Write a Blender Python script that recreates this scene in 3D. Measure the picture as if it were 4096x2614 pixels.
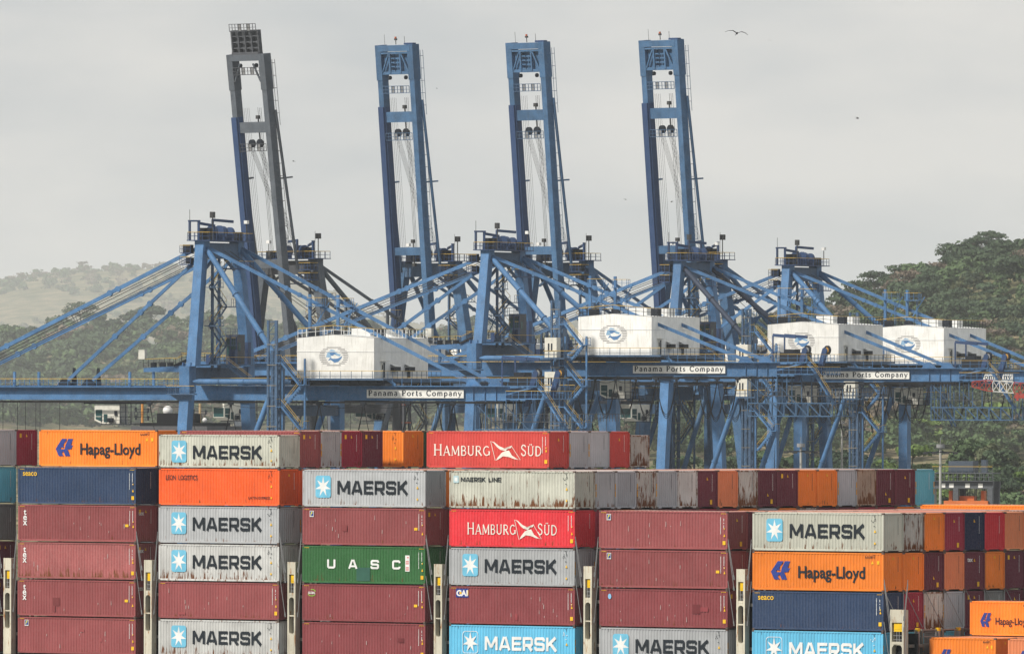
import bpy, math, random
import numpy as np
from mathutils import Vector, Matrix
R = math.radians
for o in list(bpy.data.objects): bpy.data.objects.remove(o)
scene = bpy.context.scene
COL = scene.collection
# ------------------------------------------------------------------ camera
CZ = 45.0                                   # camera height above the water
cam_d = bpy.data.cameras.new('camera'); cam = bpy.data.objects.new('camera', cam_d); COL.objects.link(cam)
cam.matrix_world = Matrix.Translation((0, 0, CZ)) @ Matrix.Rotation(R(90), 4, 'X') @ Matrix.Rotation(0.002, 4, 'Z')
cam_d.sensor_width = 36; cam_d.lens = 46070.4/4096*36; cam_d.shift_y = (1572.06-1307)/4096
cam_d.clip_start = 1; cam_d.clip_end = 60000
scene.camera = cam
# ------------------------------------------------------------------ sky, sun, exposure
SUN_AZ = math.atan2(-.82, -.57)            # x, y of the direction towards the sun
SUN_EL = R(42)
world = bpy.data.worlds.new('World'); scene.world = world; world.use_nodes = True
wn = world.node_tree; wn.nodes.clear()
def nd(nt, t, **k):
    n = nt.nodes.new(t)
    for a, v in k.items(): setattr(n, a, v)
    return n
sky = nd(wn, 'ShaderNodeTexSky', sky_type='NISHITA', sun_disc=False, sun_elevation=SUN_EL, sun_rotation=SUN_AZ,
         air_density=1.0, dust_density=4.0, ozone_density=1.0)
wtc = nd(wn, 'ShaderNodeTexCoord'); wmap = nd(wn, 'ShaderNodeMapping'); wmap.inputs['Scale'].default_value = (9, 9, 26)
wmap.inputs['Location'].default_value = (1.3, .4, .7)
cl = nd(wn, 'ShaderNodeTexNoise'); cl.inputs['Scale'].default_value = 2.3; cl.inputs['Detail'].default_value = 7; cl.inputs['Roughness'].default_value = .5
cr = nd(wn, 'ShaderNodeValToRGB')
cr.color_ramp.elements[0].position = .4; cr.color_ramp.elements[0].color = (5.8, 6.1, 6.3, 1)
cr.color_ramp.elements[1].position = .62; cr.color_ramp.elements[1].color = (7.9, 7.8, 7.55, 1)
mix = nd(wn, 'ShaderNodeMixRGB'); mix.inputs[0].default_value = .9      # an overcast layer over the clear sky
bg = nd(wn, 'ShaderNodeBackground'); bg.inputs['Strength'].default_value = .1
wo = nd(wn, 'ShaderNodeOutputWorld'); L = wn.links.new
L(wtc.outputs['Generated'], wmap.inputs[0]); L(wmap.outputs[0], cl.inputs['Vector']); L(cl.outputs['Fac'], cr.inputs[0])
L(sky.outputs[0], mix.inputs[1]); L(cr.outputs[0], mix.inputs[2]); L(mix.outputs[0], bg.inputs['Color']); L(bg.outputs[0], wo.inputs['Surface'])
sun_d = bpy.data.lights.new('sun', 'SUN'); sun = bpy.data.objects.new('sun', sun_d); COL.objects.link(sun)
sun_d.energy = 4.3; sun_d.angle = R(5); sun_d.color = (1, .95, .87)
sdir = Vector((-.82*math.cos(SUN_EL), -.57*math.cos(SUN_EL), math.sin(SUN_EL)))
sun.rotation_euler = (-sdir).to_track_quat('-Z', 'Y').to_euler(); sun.location = (0, 0, 400)
vs = scene.view_settings; vs.view_transform = 'Standard'; vs.look = 'None'; vs.exposure = 0; vs.gamma = 1
scene.cycles.use_denoising = True; scene.cycles.volume_bounces = 1; scene.cycles.max_bounces = 6
scene.cycles.transparent_max_bounces = 8

# ------------------------------------------------------------------ helpers
def tag(o, label=None, cat=None, group=None, kind=None):
    for k, v in (('label', label), ('category', cat), ('group', group), ('kind', kind)):
        if v: o[k] = v
    return o
def empty(name, loc=(0, 0, 0), rz=0):
    o = bpy.data.objects.new(name, None); COL.objects.link(o); o.location = loc; o.rotation_euler = (0, 0, rz)
    o.empty_display_size = .5; return o
def link(name, me, parent=None, loc=(0, 0, 0)):
    o = bpy.data.objects.new(name, me); COL.objects.link(o); o.parent = parent; o.location = loc; return o
def copy_tree(o, parent=None):
    c = o.copy(); COL.objects.link(c); c.parent = parent
    for ch in list(o.children): copy_tree(ch, c)
    return c
def vsub(a, b): return (a[0]-b[0], a[1]-b[1], a[2]-b[2])
class MB:
    """collects shapes, builds ONE mesh"""
    def __init__(s, off=(0, 0, 0)): s.v = []; s.f = []; s.m = []; s.mi = 0; s.off = off
    def add(s, vs, fs):
        b = len(s.v); s.v += [tuple(p) for p in vs]
        for f in fs: s.f.append([b+i for i in f]); s.m.append(s.mi)
        return s
    def quad(s, *p): return s.add(p, [list(range(len(p)))])
    def box(s, x0, x1, y0, y1, z0, z1):
        return s.add([(x0,y0,z0),(x1,y0,z0),(x1,y1,z0),(x0,y1,z0),(x0,y0,z1),(x1,y0,z1),(x1,y1,z1),(x0,y1,z1)],
                     [(3,2,1,0),(4,5,6,7),(0,1,5,4),(1,2,6,5),(2,3,7,6),(3,0,4,7)])
    def cbox(s, c, sz): return s.box(c[0]-sz[0]/2, c[0]+sz[0]/2, c[1]-sz[1]/2, c[1]+sz[1]/2, c[2]-sz[2]/2, c[2]+sz[2]/2)
    def taper(s, a, b, wa, wb):
        """box column from a to b, horizontal sections wa=(du,dv), wb"""
        vs = []
        for p, w in ((a, wa), (b, wb)):
            vs += [(p[0]-w[0]/2, p[1]-w[1]/2, p[2]), (p[0]+w[0]/2, p[1]-w[1]/2, p[2]), (p[0]+w[0]/2, p[1]+w[1]/2, p[2]), (p[0]-w[0]/2, p[1]+w[1]/2, p[2])]
        return s.add(vs, [(3,2,1,0),(4,5,6,7),(0,1,5,4),(1,2,6,5),(2,3,7,6),(3,0,4,7)])
    def beam(s, a, b, w, h, up=(0, 0, 1)):
        a = Vector(a); b = Vector(b); d = (b-a)
        if d.length < 1e-6: return s
        d.normalize(); u = Vector(up)
        if abs(d.dot(u)) > .98: u = Vector((1, 0, 0)) if abs(d.x) < .9 else Vector((0, 1, 0))
        x = d.cross(u).normalized(); y = x.cross(d).normalized()
        vs = []
        for p in (a, b):
            for sx, sy in ((-1,-1),(1,-1),(1,1),(-1,1)): vs.append(p+x*(sx*w/2)+y*(sy*h/2))
        return s.add(vs, [(3,2,1,0),(4,5,6,7),(0,1,5,4),(1,2,6,5),(2,3,7,6),(3,0,4,7)])
    def tube(s, pts, r, n=8, caps=True):
        pts = [Vector(p) for p in pts]; rings = []
        rr = r if isinstance(r, (list, tuple)) else [r]*len(pts)
        pu = None
        for i, p in enumerate(pts):
            d = (pts[min(i+1, len(pts)-1)]-pts[max(i-1, 0)]).normalized()
            u = Vector((0, 0, 1)) if abs(d.z) < .95 else Vector((1, 0, 0))
            x = d.cross(u).normalized(); y = x.cross(d)
            rings.append([p+(x*math.cos(t*2*math.pi/n)+y*math.sin(t*2*math.pi/n))*rr[i] for t in range(n)])
        vs = [q for g in rings for q in g]; fs = []
        for i in range(len(pts)-1):
            for t in range(n): fs.append((i*n+t, i*n+(t+1)%n, (i+1)*n+(t+1)%n, (i+1)*n+t))
        if caps: fs += [list(range(n-1, -1, -1)), [len(vs)-n+t for t in range(n)]]
        return s.add(vs, fs)
    def disc(s, c, axis, r, w, n=16):
        a = Vector(axis).normalized()*w/2; c = Vector(c); return s.tube([c-a, c+a], r, n)
    def prism(s, poly, fn, d0, d1):
        """poly of (a,b); fn(a,b,depth)->xyz"""
        n = len(poly); vs = [fn(a, b, d0) for a, b in poly]+[fn(a, b, d1) for a, b in poly]
        return s.add(vs, [list(range(n)), list(range(2*n-1, n-1, -1))]+[(i, (i+1) % n, n+(i+1) % n, n+i) for i in range(n)])
    def rail(s, pts, h=1.1, step=1.6, t=.05, mid=True, mtop=1):
        """railing along a polyline; posts in slot 0, top rail in slot mtop"""
        m0 = s.mi
        for a, b in zip(pts[:-1], pts[1:]):
            a = Vector(a); b = Vector(b); L_ = (b-a).length; n = max(1, round(L_/step))
            for i in range(n+1):
                p = a.lerp(b, i/n); s.beam(p, p+Vector((0, 0, h)), t, t)
            z = Vector((0, 0, h))
            s.mi = mtop; s.beam(a+z, b+z, t*1.1, t*1.1); s.mi = m0
            if mid: s.beam(a+z*.52, b+z*.52, t*.8, t*.8)
        return s
    def stair(s, a, b, w, side, t=.05, mtop=1, rails=True):
        """flight from a up to b, width w towards unit vector side"""
        a = Vector(a); b = Vector(b); sd = Vector(side)*w; m0 = s.mi
        for k in (0, 1):
            s.beam(a+sd*k, b+sd*k, .09, .28)
            if rails:
                z = Vector((0, 0, 1.0)); s.mi = mtop; s.beam(a+sd*k+z, b+sd*k+z, t, t); s.mi = m0
                n = max(2, int((b-a).length/1.8))
                for i in range(n+1):
                    p = a.lerp(b, i/n)+sd*k; s.beam(p, p+z, t*.8, t*.8)
        n = max(3, int(abs(b.z-a.z)/.3))
        for i in range(n):
            p = a.lerp(b, (i+.5)/n); s.beam(p, p+sd, .28, .05)
        return s
    def lattice(s, p, q, r_, t_, n, w):
        """flat truss panel with chords p-q and r_-t_, n bays, member width w"""
        p, q, r_, t_ = map(Vector, (p, q, r_, t_)); s.beam(p, q, w*1.3, w*1.3); s.beam(r_, t_, w*1.3, w*1.3)
        for i in range(n+1):
            a = p.lerp(q, i/n); b = r_.lerp(t_, i/n); s.beam(a, b, w, w)
            if i < n: s.beam(a, r_.lerp(t_, (i+1)/n), w*.8, w*.8)
        return s
    def mesh(s, name, mats):
        me = bpy.data.meshes.new(name); o = s.off
        me.from_pydata([(p[0]+o[0], p[1]+o[1], p[2]+o[2]) for p in s.v], [], s.f)
        for m in mats: me.materials.append(m)
        if len(mats) > 1: me.polygons.foreach_set('material_index', s.m)
        me.update(); return me
    def build(s, name, mats, parent=None, loc=(0, 0, 0)):
        if not isinstance(mats, (list, tuple)): mats = [mats]
        return link(name, s.mesh(name, mats), parent, loc)
def smooth(o, ang=40):
    me = o.data
    me.polygons.foreach_set('use_smooth', [True]*len(me.polygons))
    try: me.set_sharp_from_angle(angle=R(ang))
    except Exception: pass
    return o

# ------------------------------------------------------------------ materials
MATS = {}
def base_mat(name, col, rough=.6, metal=0, spec=.14):
    m = bpy.data.materials.new(name); m.use_nodes = True; nt = m.node_tree; p = nt.nodes['Principled BSDF']
    p.inputs['Base Color'].default_value = (*col, 1); p.inputs['Roughness'].default_value = rough
    p.inputs['Metallic'].default_value = metal; p.inputs['Specular IOR Level'].default_value = spec
    return m, nt, p
def noise(nt, vec, scale, detail=4, rough=.55):
    n = nd(nt, 'ShaderNodeTexNoise'); n.inputs['Scale'].default_value = scale; n.inputs['Detail'].default_value = detail; n.inputs['Roughness'].default_value = rough
    nt.links.new(vec, n.inputs['Vector']); return n.outputs['Fac']
def ramp(nt, fac, a, b, ca=(0, 0, 0, 1), cb=(1, 1, 1, 1)):
    r_ = nd(nt, 'ShaderNodeValToRGB'); e = r_.color_ramp.elements; e[0].position = a; e[1].position = b; e[0].color = ca; e[1].color = cb
    nt.links.new(fac, r_.inputs[0]); return r_.outputs[0]
def mixc(nt, fac, a, b, mode='MIX'):
    m = nd(nt, 'ShaderNodeMixRGB', blend_type=mode)
    for i, x in ((0, fac), (1, a), (2, b)):
        if hasattr(x, 'is_linked') or hasattr(x, 'links'): nt.links.new(x, m.inputs[i])
        elif i == 0: m.inputs[0].default_value = x
        else: m.inputs[i].default_value = (*x, 1) if len(x) == 3 else x
    return m.outputs[0]
def math_(nt, op, a, b=None):
    m = nd(nt, 'ShaderNodeMath', operation=op)
    for i, x in ((0, a), (1, b)):
        if x is None: continue
        if hasattr(x, 'links'): nt.links.new(x, m.inputs[i])
        else: m.inputs[i].default_value = x
    return m.outputs[0]
def obj_vec(nt, scale, randomise=True, world=False):
    tc = nd(nt, 'ShaderNodeTexCoord'); mp = nd(nt, 'ShaderNodeMapping'); mp.inputs['Scale'].default_value = scale
    src = tc.outputs['Object']
    if world:
        g = nd(nt, 'ShaderNodeNewGeometry'); src = g.outputs['Position']
    elif randomise:
        oi = nd(nt, 'ShaderNodeObjectInfo'); k = math_(nt, 'MULTIPLY', oi.outputs['Random'], 91.7)
        va = nd(nt, 'ShaderNodeVectorMath', operation='ADD'); nt.links.new(src, va.inputs[0]); nt.links.new(k, va.inputs[1]); src = va.outputs[0]
    nt.links.new(src, mp.inputs[0]); return mp.outputs[0]
def painted(name, col, rough=.5, wear=.35, rust=0.0, streak=.25, rustcol=(.16, .06, .022), dirtcol=(.09, .075, .06), bottom=None, bumps=.0):
    """weathered paint: blotches, vertical run-down streaks, rust patches; bottom=(z0,z1) makes rust gather towards a lower edge"""
    key = name
    if key in MATS: return MATS[key]
    m, nt, p = base_mat(name, col, rough)
    v1 = obj_vec(nt, (.55, .55, .55)); big = noise(nt, v1, 1.0, 3)
    c = mixc(nt, ramp(nt, big, .3, .75), tuple(x*(1-.22*wear) for x in col), tuple(min(1, x*(1+.16*wear)+.012*wear) for x in col))
    v2 = obj_vec(nt, (5.5, 5.5, .32)); st = noise(nt, v2, 1.0, 5, .65)
    c = mixc(nt, math_(nt, 'MULTIPLY', ramp(nt, st, .52, .8), streak), c, dirtcol)
    v4 = obj_vec(nt, (7, 7, 7)); fi = noise(nt, v4, 1.0, 3)
    c = mixc(nt, math_(nt, 'MULTIPLY', ramp(nt, fi, .35, .8), .10*wear), c, (.75, .72, .68))
    if rust > 0:
        v3 = obj_vec(nt, (4.2, 4.2, .8)); rn = noise(nt, v3, 1.0, 6, .7)
        if bottom:
            tc = nd(nt, 'ShaderNodeTexCoord'); sp = nd(nt, 'ShaderNodeSeparateXYZ'); nt.links.new(tc.outputs['Object'], sp.inputs[0])
            mr = nd(nt, 'ShaderNodeMapRange'); nt.links.new(sp.outputs['Z'], mr.inputs[0])
            mr.inputs[1].default_value = bottom[0]; mr.inputs[2].default_value = bottom[1]; mr.inputs[3].default_value = .2; mr.inputs[4].default_value = -.02
            rn = math_(nt, 'ADD', rn, mr.outputs[0])
        th = .74-.26*rust
        c = mixc(nt, ramp(nt, rn, th, th+.09), c, rustcol)
    v5 = obj_vec(nt, (6, 6, .5)); c = mixc(nt, math_(nt, 'MULTIPLY', ramp(nt, noise(nt, v5, 1.0, 6, .7), .62, .78), .3*wear), c, tuple(min(1, .5*x+.32) for x in col))
    oi = nd(nt, 'ShaderNodeObjectInfo'); sc_ = math_(nt, 'ADD', math_(nt, 'MULTIPLY', oi.outputs['Random'], .26), .84); vm = nd(nt, 'ShaderNodeVectorMath', operation='SCALE'); nt.links.new(c, vm.inputs[0]); nt.links.new(sc_, vm.inputs['Scale']); c = vm.outputs[0]
    nt.links.new(c, p.inputs['Base Color'])
    if bumps:
        b = nd(nt, 'ShaderNodeBump'); b.inputs['Strength'].default_value = bumps; b.inputs['Distance'].default_value = .05
        nt.links.new(noise(nt, obj_vec(nt, (1.3, 1.3, 1.3)), 1.0, 2), b.inputs['Height']); nt.links.new(b.outputs[0], p.inputs['Normal'])
    MATS[key] = m; return m
def flat(name, col, rough=.6, metal=0):
    if name in MATS: return MATS[name]
    m, nt, p = base_mat(name, col, rough, metal)
    c = mixc(nt, ramp(nt, noise(nt, obj_vec(nt, (1.7, 1.7, 1.7)), 1.0, 4), .3, .8), tuple(x*.82 for x in col), tuple(min(1, x*1.08) for x in col))
    nt.links.new(c, p.inputs['Base Color']); MATS[name] = m; return m
# ------------------------------------------------------------------ ground, sea, hills, woods
F = 46070.4; YH = 1572.06
def at(px, py, Y):                                     # a point of the place from where it is seen, at its own distance
    return Vector(((px-2048)*Y/F, Y, CZ+(YH-py)*Y/F))
rng = np.random.default_rng(7); random.seed(11)
m_water, nt, p = base_mat('sea_water', (.03, .05, .045), .12)
b = nd(nt, 'ShaderNodeBump'); b.inputs['Strength'].default_value = .3; nt.links.new(noise(nt, obj_vec(nt, (.3, .3, .3), False), 1.0, 5), b.inputs['Height']); nt.links.new(b.outputs[0], p.inputs['Normal'])
sea = MB().quad((-6400, -380, 0), (6400, -380, 0), (6400, 35800, 0), (-6400, 35800, 0)).build('sea', m_water); tag(sea, 'grey green harbour water around the ship and quay', 'water', kind='structure')
m_conc, nt, p = base_mat('quay_concrete', (.28, .27, .25), .85)
nt.links.new(mixc(nt, ramp(nt, noise(nt, obj_vec(nt, (.05, .05, .05), False), 1.0, 6), .35, .7), (.2, .195, .18), (.32, .31, .29)), p.inputs['Base Color'])
g_ = MB().box(-6300, 6300, 1560, 35700, -3, 4.5).build('ground', m_conc); tag(g_, 'flat concrete port ground under the cranes', 'ground', kind='structure')

def sstep(a, b_, x):
    t = np.clip((x-a)/(b_-a), 0, 1); return t*t*(3-2*t)
YR, YL, YF = 4200, 9500, 28000
def crest(Y, pts, tree):
    px = np.array([q[0] for q in pts], float); py = np.array([q[1] for q in pts], float)
    return (px-2048)*Y/F, CZ+(YH-py)*Y/F-tree
RX, RZ = crest(YR, [(-3000, 1650), (1500, 1650), (2300, 1600), (2600, 1500), (2850, 1370), (3000, 1290), (3200, 1225), (3350, 1180), (3500, 1120), (3650, 1050), (3800, 990), (3950, 950), (4150, 925), (4700, 900), (5600, 930), (7000, 1200)], 13)
LX, LZ = crest(YL, [(-3000, 1420), (-900, 1380), (0, 1335), (140, 1340), (300, 1285), (480, 1318), (640, 1288), (800, 1275), (950, 1300), (1250, 1330), (1600, 1345), (1900, 1315), (2300, 1350), (2900, 1330), (4500, 1300)], 20)
FX, FZ = crest(YF, [(-2500, 1330), (-900, 1240), (-300, 1180), (0, 1150), (130, 1118), (280, 1098), (450, 1088), (700, 1068), (950, 1062), (1150, 1095), (1380, 1165), (1500, 1245), (1750, 1290), (2400, 1300), (3000, 1250), (4500, 1240)], 14)
def wob(X, Y, s, k):
    return (np.sin(X/s*1.7+Y/s*.9+k)+np.sin(X/s*.63-Y/s*1.3+2.1*k)+.6*np.sin(X/s*3.1+Y/s*2.3+k*3.3))/2.6
def height(X, Y):
    X = np.asarray(X, float); Y = np.asarray(Y, float)
    z = 4.5+(17.5+0*X)*sstep(2060, 2330, Y)+2.0*wob(X, Y, 37, .4)*sstep(2100, 2300, Y)
    def hill(z, X, Y, hx, hz, y0, yc, y1, wsc, wam, k):
        h = np.interp(X, hx, hz); t = sstep(y0, yc, Y)*(1-sstep(yc+60, y1, Y))
        return np.maximum(z, z+(h-z)*t+wam*wob(X, Y, wsc, k)*t)
    z = hill(z, X, Y, RX, RZ, 3450, YR, 5400, 45, 3.0, 1.7)
    z = hill(z, X, Y, LX, LZ, 8350, YL, 11800, 90, 4.0, 4.2)
    z = hill(z, X, Y, FX, FZ, 23000, YF, 33800, 420, 20.0, 2.9)
    return z
ys = np.concatenate([np.arange(2050, 2400, 8), np.arange(2400, 3440, 60), np.arange(3440, 4320, 12), np.arange(4320, 8300, 90), np.arange(8300, 9700, 28), np.arange(9700, 34400, 180)]); xs = np.concatenate([np.arange(-4000, -1300, 150), np.arange(-1300, -420, 40), np.arange(-420, 421, 7), np.arange(460, 1300, 40), np.arange(1300, 4001, 150)])
XX, YY = np.meshgrid(xs, ys); ZZ = height(XX, YY); nx, ny = len(xs), len(ys)
vv = np.stack([XX, YY, ZZ], -1).reshape(-1, 3); ii = (np.arange(ny-1)[:, None]*nx+np.arange(nx-1)[None]).reshape(-1)
me = bpy.data.meshes.new('hills'); me.from_pydata(vv.tolist(), [], np.stack([ii, ii+1, ii+nx+1, ii+nx], -1).tolist())
m_hill, nt, p = base_mat('hill_soil', (.1, .1, .05), .95, 0, .1)
v = obj_vec(nt, (.02, .02, .02), False)
c = mixc(nt, ramp(nt, noise(nt, v, 1.0, 6, .6), .38, .62), (.07, .09, .04), (.34, .27, .17))
nt.links.new(mixc(nt, ramp(nt, noise(nt, obj_vec(nt, (.25, .25, .25), False), 1.0, 4), .4, .7), c, (.05, .06, .025)), p.inputs['Base Color'])
me.materials.append(m_hill); hills = link('hills', me); smooth(hills, 180); tag(hills, 'wooded hills rising behind the port', 'hill', kind='structure')

def leaf_mat(name, ca, cb):
    m, nt, p = base_mat(name, ca, .7, 0, .12)
    v = obj_vec(nt, (.35, .35, .35), False, world=True)
    oi = nd(nt, 'ShaderNodeObjectInfo')
    f = math_(nt, 'ADD', noise(nt, v, 1.0, 3), math_(nt, 'MULTIPLY', math_(nt, 'SUBTRACT', oi.outputs['Random'], .5), .25))
    c = mixc(nt, ramp(nt, f, .3, .7), ca, cb); nt.links.new(c, p.inputs['Base Color'])
    tr = nd(nt, 'ShaderNodeBsdfTranslucent'); nt.links.new(c, tr.inputs['Color']); ms = nd(nt, 'ShaderNodeMixShader'); ms.inputs[0].default_value = .28
    nt.links.new(p.outputs[0], ms.inputs[1]); nt.links.new(tr.outputs[0], ms.inputs[2]); nt.links.new(ms.outputs[0], nt.nodes['Material Output'].inputs['Surface'])
    return m
LEAF = [leaf_mat('foliage_dark', (.045, .072, .045), (.095, .135, .075)), leaf_mat('foliage_mid', (.07, .112, .055), (.135, .195, .09)),
        leaf_mat('foliage_bright', (.11, .17, .045), (.19, .27, .08)), leaf_mat('foliage_dry', (.15, .125, .095), (.24, .195, .15)),
        leaf_mat('foliage_olive', (.095, .115, .062), (.165, .185, .10))]
m_bark = flat('tree_bark', (.16, .13, .10), .9)
def tree_parts(seed, h, cr, nleaf, ls, flatness=.55, trunk_h=.45, gap=.35, nl=7):
    """leaf quads (n,4,3) through several uneven lobes, and a tapered trunk with limbs"""
    r_ = np.random.default_rng(seed); tb = MB(); lobes = []
    tz = h*trunk_h; tr0 = h*.022+.06; lean = r_.normal(0, .03, 2)*h
    base = Vector((0, 0, -1.0)); top = Vector((lean[0], lean[1], tz)); mid = base.lerp(top, .55)+Vector((r_.normal(0, .1), r_.normal(0, .1), 0))
    tb.tube([base, mid, top], [tr0*1.5, tr0, tr0*.75], 7)
    for i in range(nl):
        a = i*2.4+r_.uniform(-.5, .5); rad = cr*(.15 if i == 0 else r_.uniform(.38, .72)); zc = h*(.84 if i == 0 else r_.uniform(trunk_h+.05, .9))
        c = Vector((lean[0]+rad*math.cos(a), lean[1]+rad*math.sin(a), zc)); lr = cr*r_.uniform(.26, .5)
        lobes.append((c, lr)); k = top.lerp(c, .5)+Vector((0, 0, -.06*h)); tb.tube([top, k, c], [tr0*.6, tr0*.4, tr0*.12], 5)
        for q in range(3):
            d = Vector(r_.normal(0, 1, 3)).normalized()*lr*.8; d.z = abs(d.z)*.6; tb.tube([c.lerp(k, .3), c+d*.5, c+d], [tr0*.22, tr0*.15, tr0*.06], 4)
    w = np.array([l[1]**2 for l in lobes]); pick = r_.choice(len(lobes), nleaf, p=w/w.sum())
    C = np.array([list(l[0]) for l in lobes])[pick]; LR = np.array([l[1] for l in lobes])[pick]
    d = r_.normal(0, 1, (nleaf, 3)); d /= np.linalg.norm(d, axis=1)[:, None]; d[:, 2] = np.where(d[:, 2] < -.25, -d[:, 2], d[:, 2])
    rad = LR*(1-gap*r_.random(nleaf)**1.6)*(1+.16*np.sin(d[:, 0]*5+pick)+.14*np.sin(d[:, 1]*7+2*pick)+.12*np.sin(d[:, 2]*6+pick))
    P = C+d*rad[:, None]*np.array([1, 1, flatness]); n = d*np.array([1, 1, 1.3])+r_.normal(0, .55, (nleaf, 3)); n /= np.linalg.norm(n, axis=1)[:, None]
    t = np.cross(n, r_.normal(0, 1, (nleaf, 3))); t /= np.linalg.norm(t, axis=1)[:, None]; b2 = np.cross(n, t); s = ls*r_.uniform(.55, 1.35, nleaf)[:, None]
    fold = n*s*.18
    Q = np.stack([P-t*s*.5-b2*s*.32, P+t*s*.42-b2*s*.5+fold, P+t*s*.55+b2*s*.36, P-t*s*.3+b2*s*.52+fold], 1)
    return Q, tb
def quads_mesh(name, Q, mats, mi=None):
    me = bpy.data.meshes.new(name); n = len(Q); me.vertices.add(n*4); me.loops.add(n*4); me.polygons.add(n)
    me.vertices.foreach_set('co', np.ascontiguousarray(Q, dtype=np.float32).reshape(-1)); me.loops.foreach_set('vertex_index', np.arange(n*4, dtype=np.int32))
    me.polygons.foreach_set('loop_start', np.arange(0, n*4, 4, dtype=np.int32))
    try: me.polygons.foreach_set('loop_total', np.full(n, 4, dtype=np.int32))
    except Exception: pass
    for m in mats: me.materials.append(m)
    if mi is not None: me.polygons.foreach_set('material_index', mi.astype(np.int32))
    me.update(calc_edges=True); me.validate(); return me
KINDS = [('spreading_tree', 0, 13, 6.6, 3600, .55, .62, .42), ('round_tree', 1, 11, 5.2, 4200, .6, .75, .38), ('tall_tree', 0, 16, 5.0, 2300, .5, .7, .5),
         ('bright_tree', 2, 11, 6.8, 5000, .6, .5, .35), ('dry_tree', 3, 13, 5.4, 1300, .42, .6, .45), ('open_tree', 0, 15, 6.4, 1500, .48, .42, .5), ('olive_tree', 4, 10, 5.4, 3600, .6, .65, .4)]
PROTO = []
for i, (nm, mi, h, cr_, nlf, ls, fl, th_) in enumerate(KINDS):
    Q, tb = tree_parts(100+i, h, cr_, nlf, ls, fl, th_, nl=8+i % 3)
    PROTO.append((quads_mesh('crown', Q, [LEAF[mi]]), tb.mesh('trunk', [m_bark]), Q, mi))
TLAB = {'spreading_tree': 'wide flat-topped dark green tree', 'round_tree': 'round mid green tree',
        'tall_tree': 'tall dark tree with a high narrow crown', 'bright_tree': 'bright yellow-green spreading tree',
        'dry_tree': 'thin brownish dry-season tree with sparse leaves', 'open_tree': 'open crowned tree with gaps between its limbs',
        'olive_tree': 'olive green bushy tree'}
def plant(kind, X, Y, sc, rz, sink=.4):
    place = 'on the hazy middle ridge' if Y > 6000 else 'along the crest of the dark wooded hill' if Y > 3000 else 'in the green belt seen below the lowest crane girder' if X < -35 else 'behind the crane legs' if X < 68 else 'at the foot of the dark wooded hill'
    nm = KINDS[kind][0]; z = float(height(X, Y)); t = empty(nm, (X, Y, z-sink), rz); t.scale = (sc, sc, sc*random.uniform(.9, 1.12))
    tag(t, TLAB[nm]+' '+place, 'tree', nm.replace('_', ' ')+'s '+place); link('crown', PROTO[kind][0], t); link('trunk', PROTO[kind][1], t); return t
# trees that can be told apart: along the ridges and in the front of the wood
n_t = 0
def X_of(px, Y): return (px-2048)*Y/F
for px, k, sc in ((3010, 0, .8), (3120, 1, .85), (3230, 5, .8), (3330, 1, .8), (3440, 6, .9), (3530, 5, .9), (3615, 5, 1.05), (3700, 2, .85), (3765, 5, .95), (3850, 0, 1.0), (3930, 5, 1.0), (4010, 2, .9), (4085, 0, 1.05), (4170, 5, 1), (3660, 4, .9), (3880, 4, 1), (2900, 1, .8)):
    for j in range(2): plant(k if j == 0 else (5, 2, 1, 4)[int(px) // 10 % 4], X_of(px, YR)+random.uniform(-3, 3)+j*5.5, YR-4+random.uniform(-20, 15)+j*18, sc*random.uniform(.85, 1.15), random.uniform(0, 6.3))
for px, k, sc in ((20, 1, 1), (150, 0, 1.0), (260, 1, 1.1), (330, 5, 1.25), (430, 0, 1.1), (500, 1, .9), (590, 0, 1.35), (690, 1, 1.0), (770, 2, .85), (830, 0, 1.0), (930, 1, 1.1), (1040, 0, 1.1), (1130, 1, 1), (1290, 1, 1), (1450, 0, 1.1), (1600, 1, 1), (1760, 1, 1.0), (1880, 0, 1.35), (2010, 1, 1), (2150, 0, 1.0), (-70, 0, 1.1)):
    plant(k, X_of(px, YL)+random.uniform(-1, 1), YL-4+random.uniform(-10, 10), sc*2.1, random.uniform(0, 6.3), 3)
for px, Y, k, sc in ((3640, 2330, 3, 1.25), (3760, 2300, 3, 1.0), (3560, 2350, 6, 1.0), (3900, 2390, 1, 1.15), (4010, 2370, 6, 1.1), (3470, 2400, 0, .9), (3980, 2290, 0, .8), (4080, 2300, 3, .9), (3300, 2330, 1, .9), (3400, 2310, 0, .95),
                     (2560, 2330, 3, .9), (2680, 2350, 1, .85), (2740, 2320, 3, .8), (2860, 2350, 6, .85), (3060, 2330, 1, .95), (3160, 2350, 1, .9), (2420, 2360, 6, .9), (2980, 2300, 3, .7), (3830, 2260, 6, .8), (3700, 2230, 1, .6), (4060, 2220, 6, .8)):
    plant(k, X_of(px, Y), Y, sc, random.uniform(0, 6.3))
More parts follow.
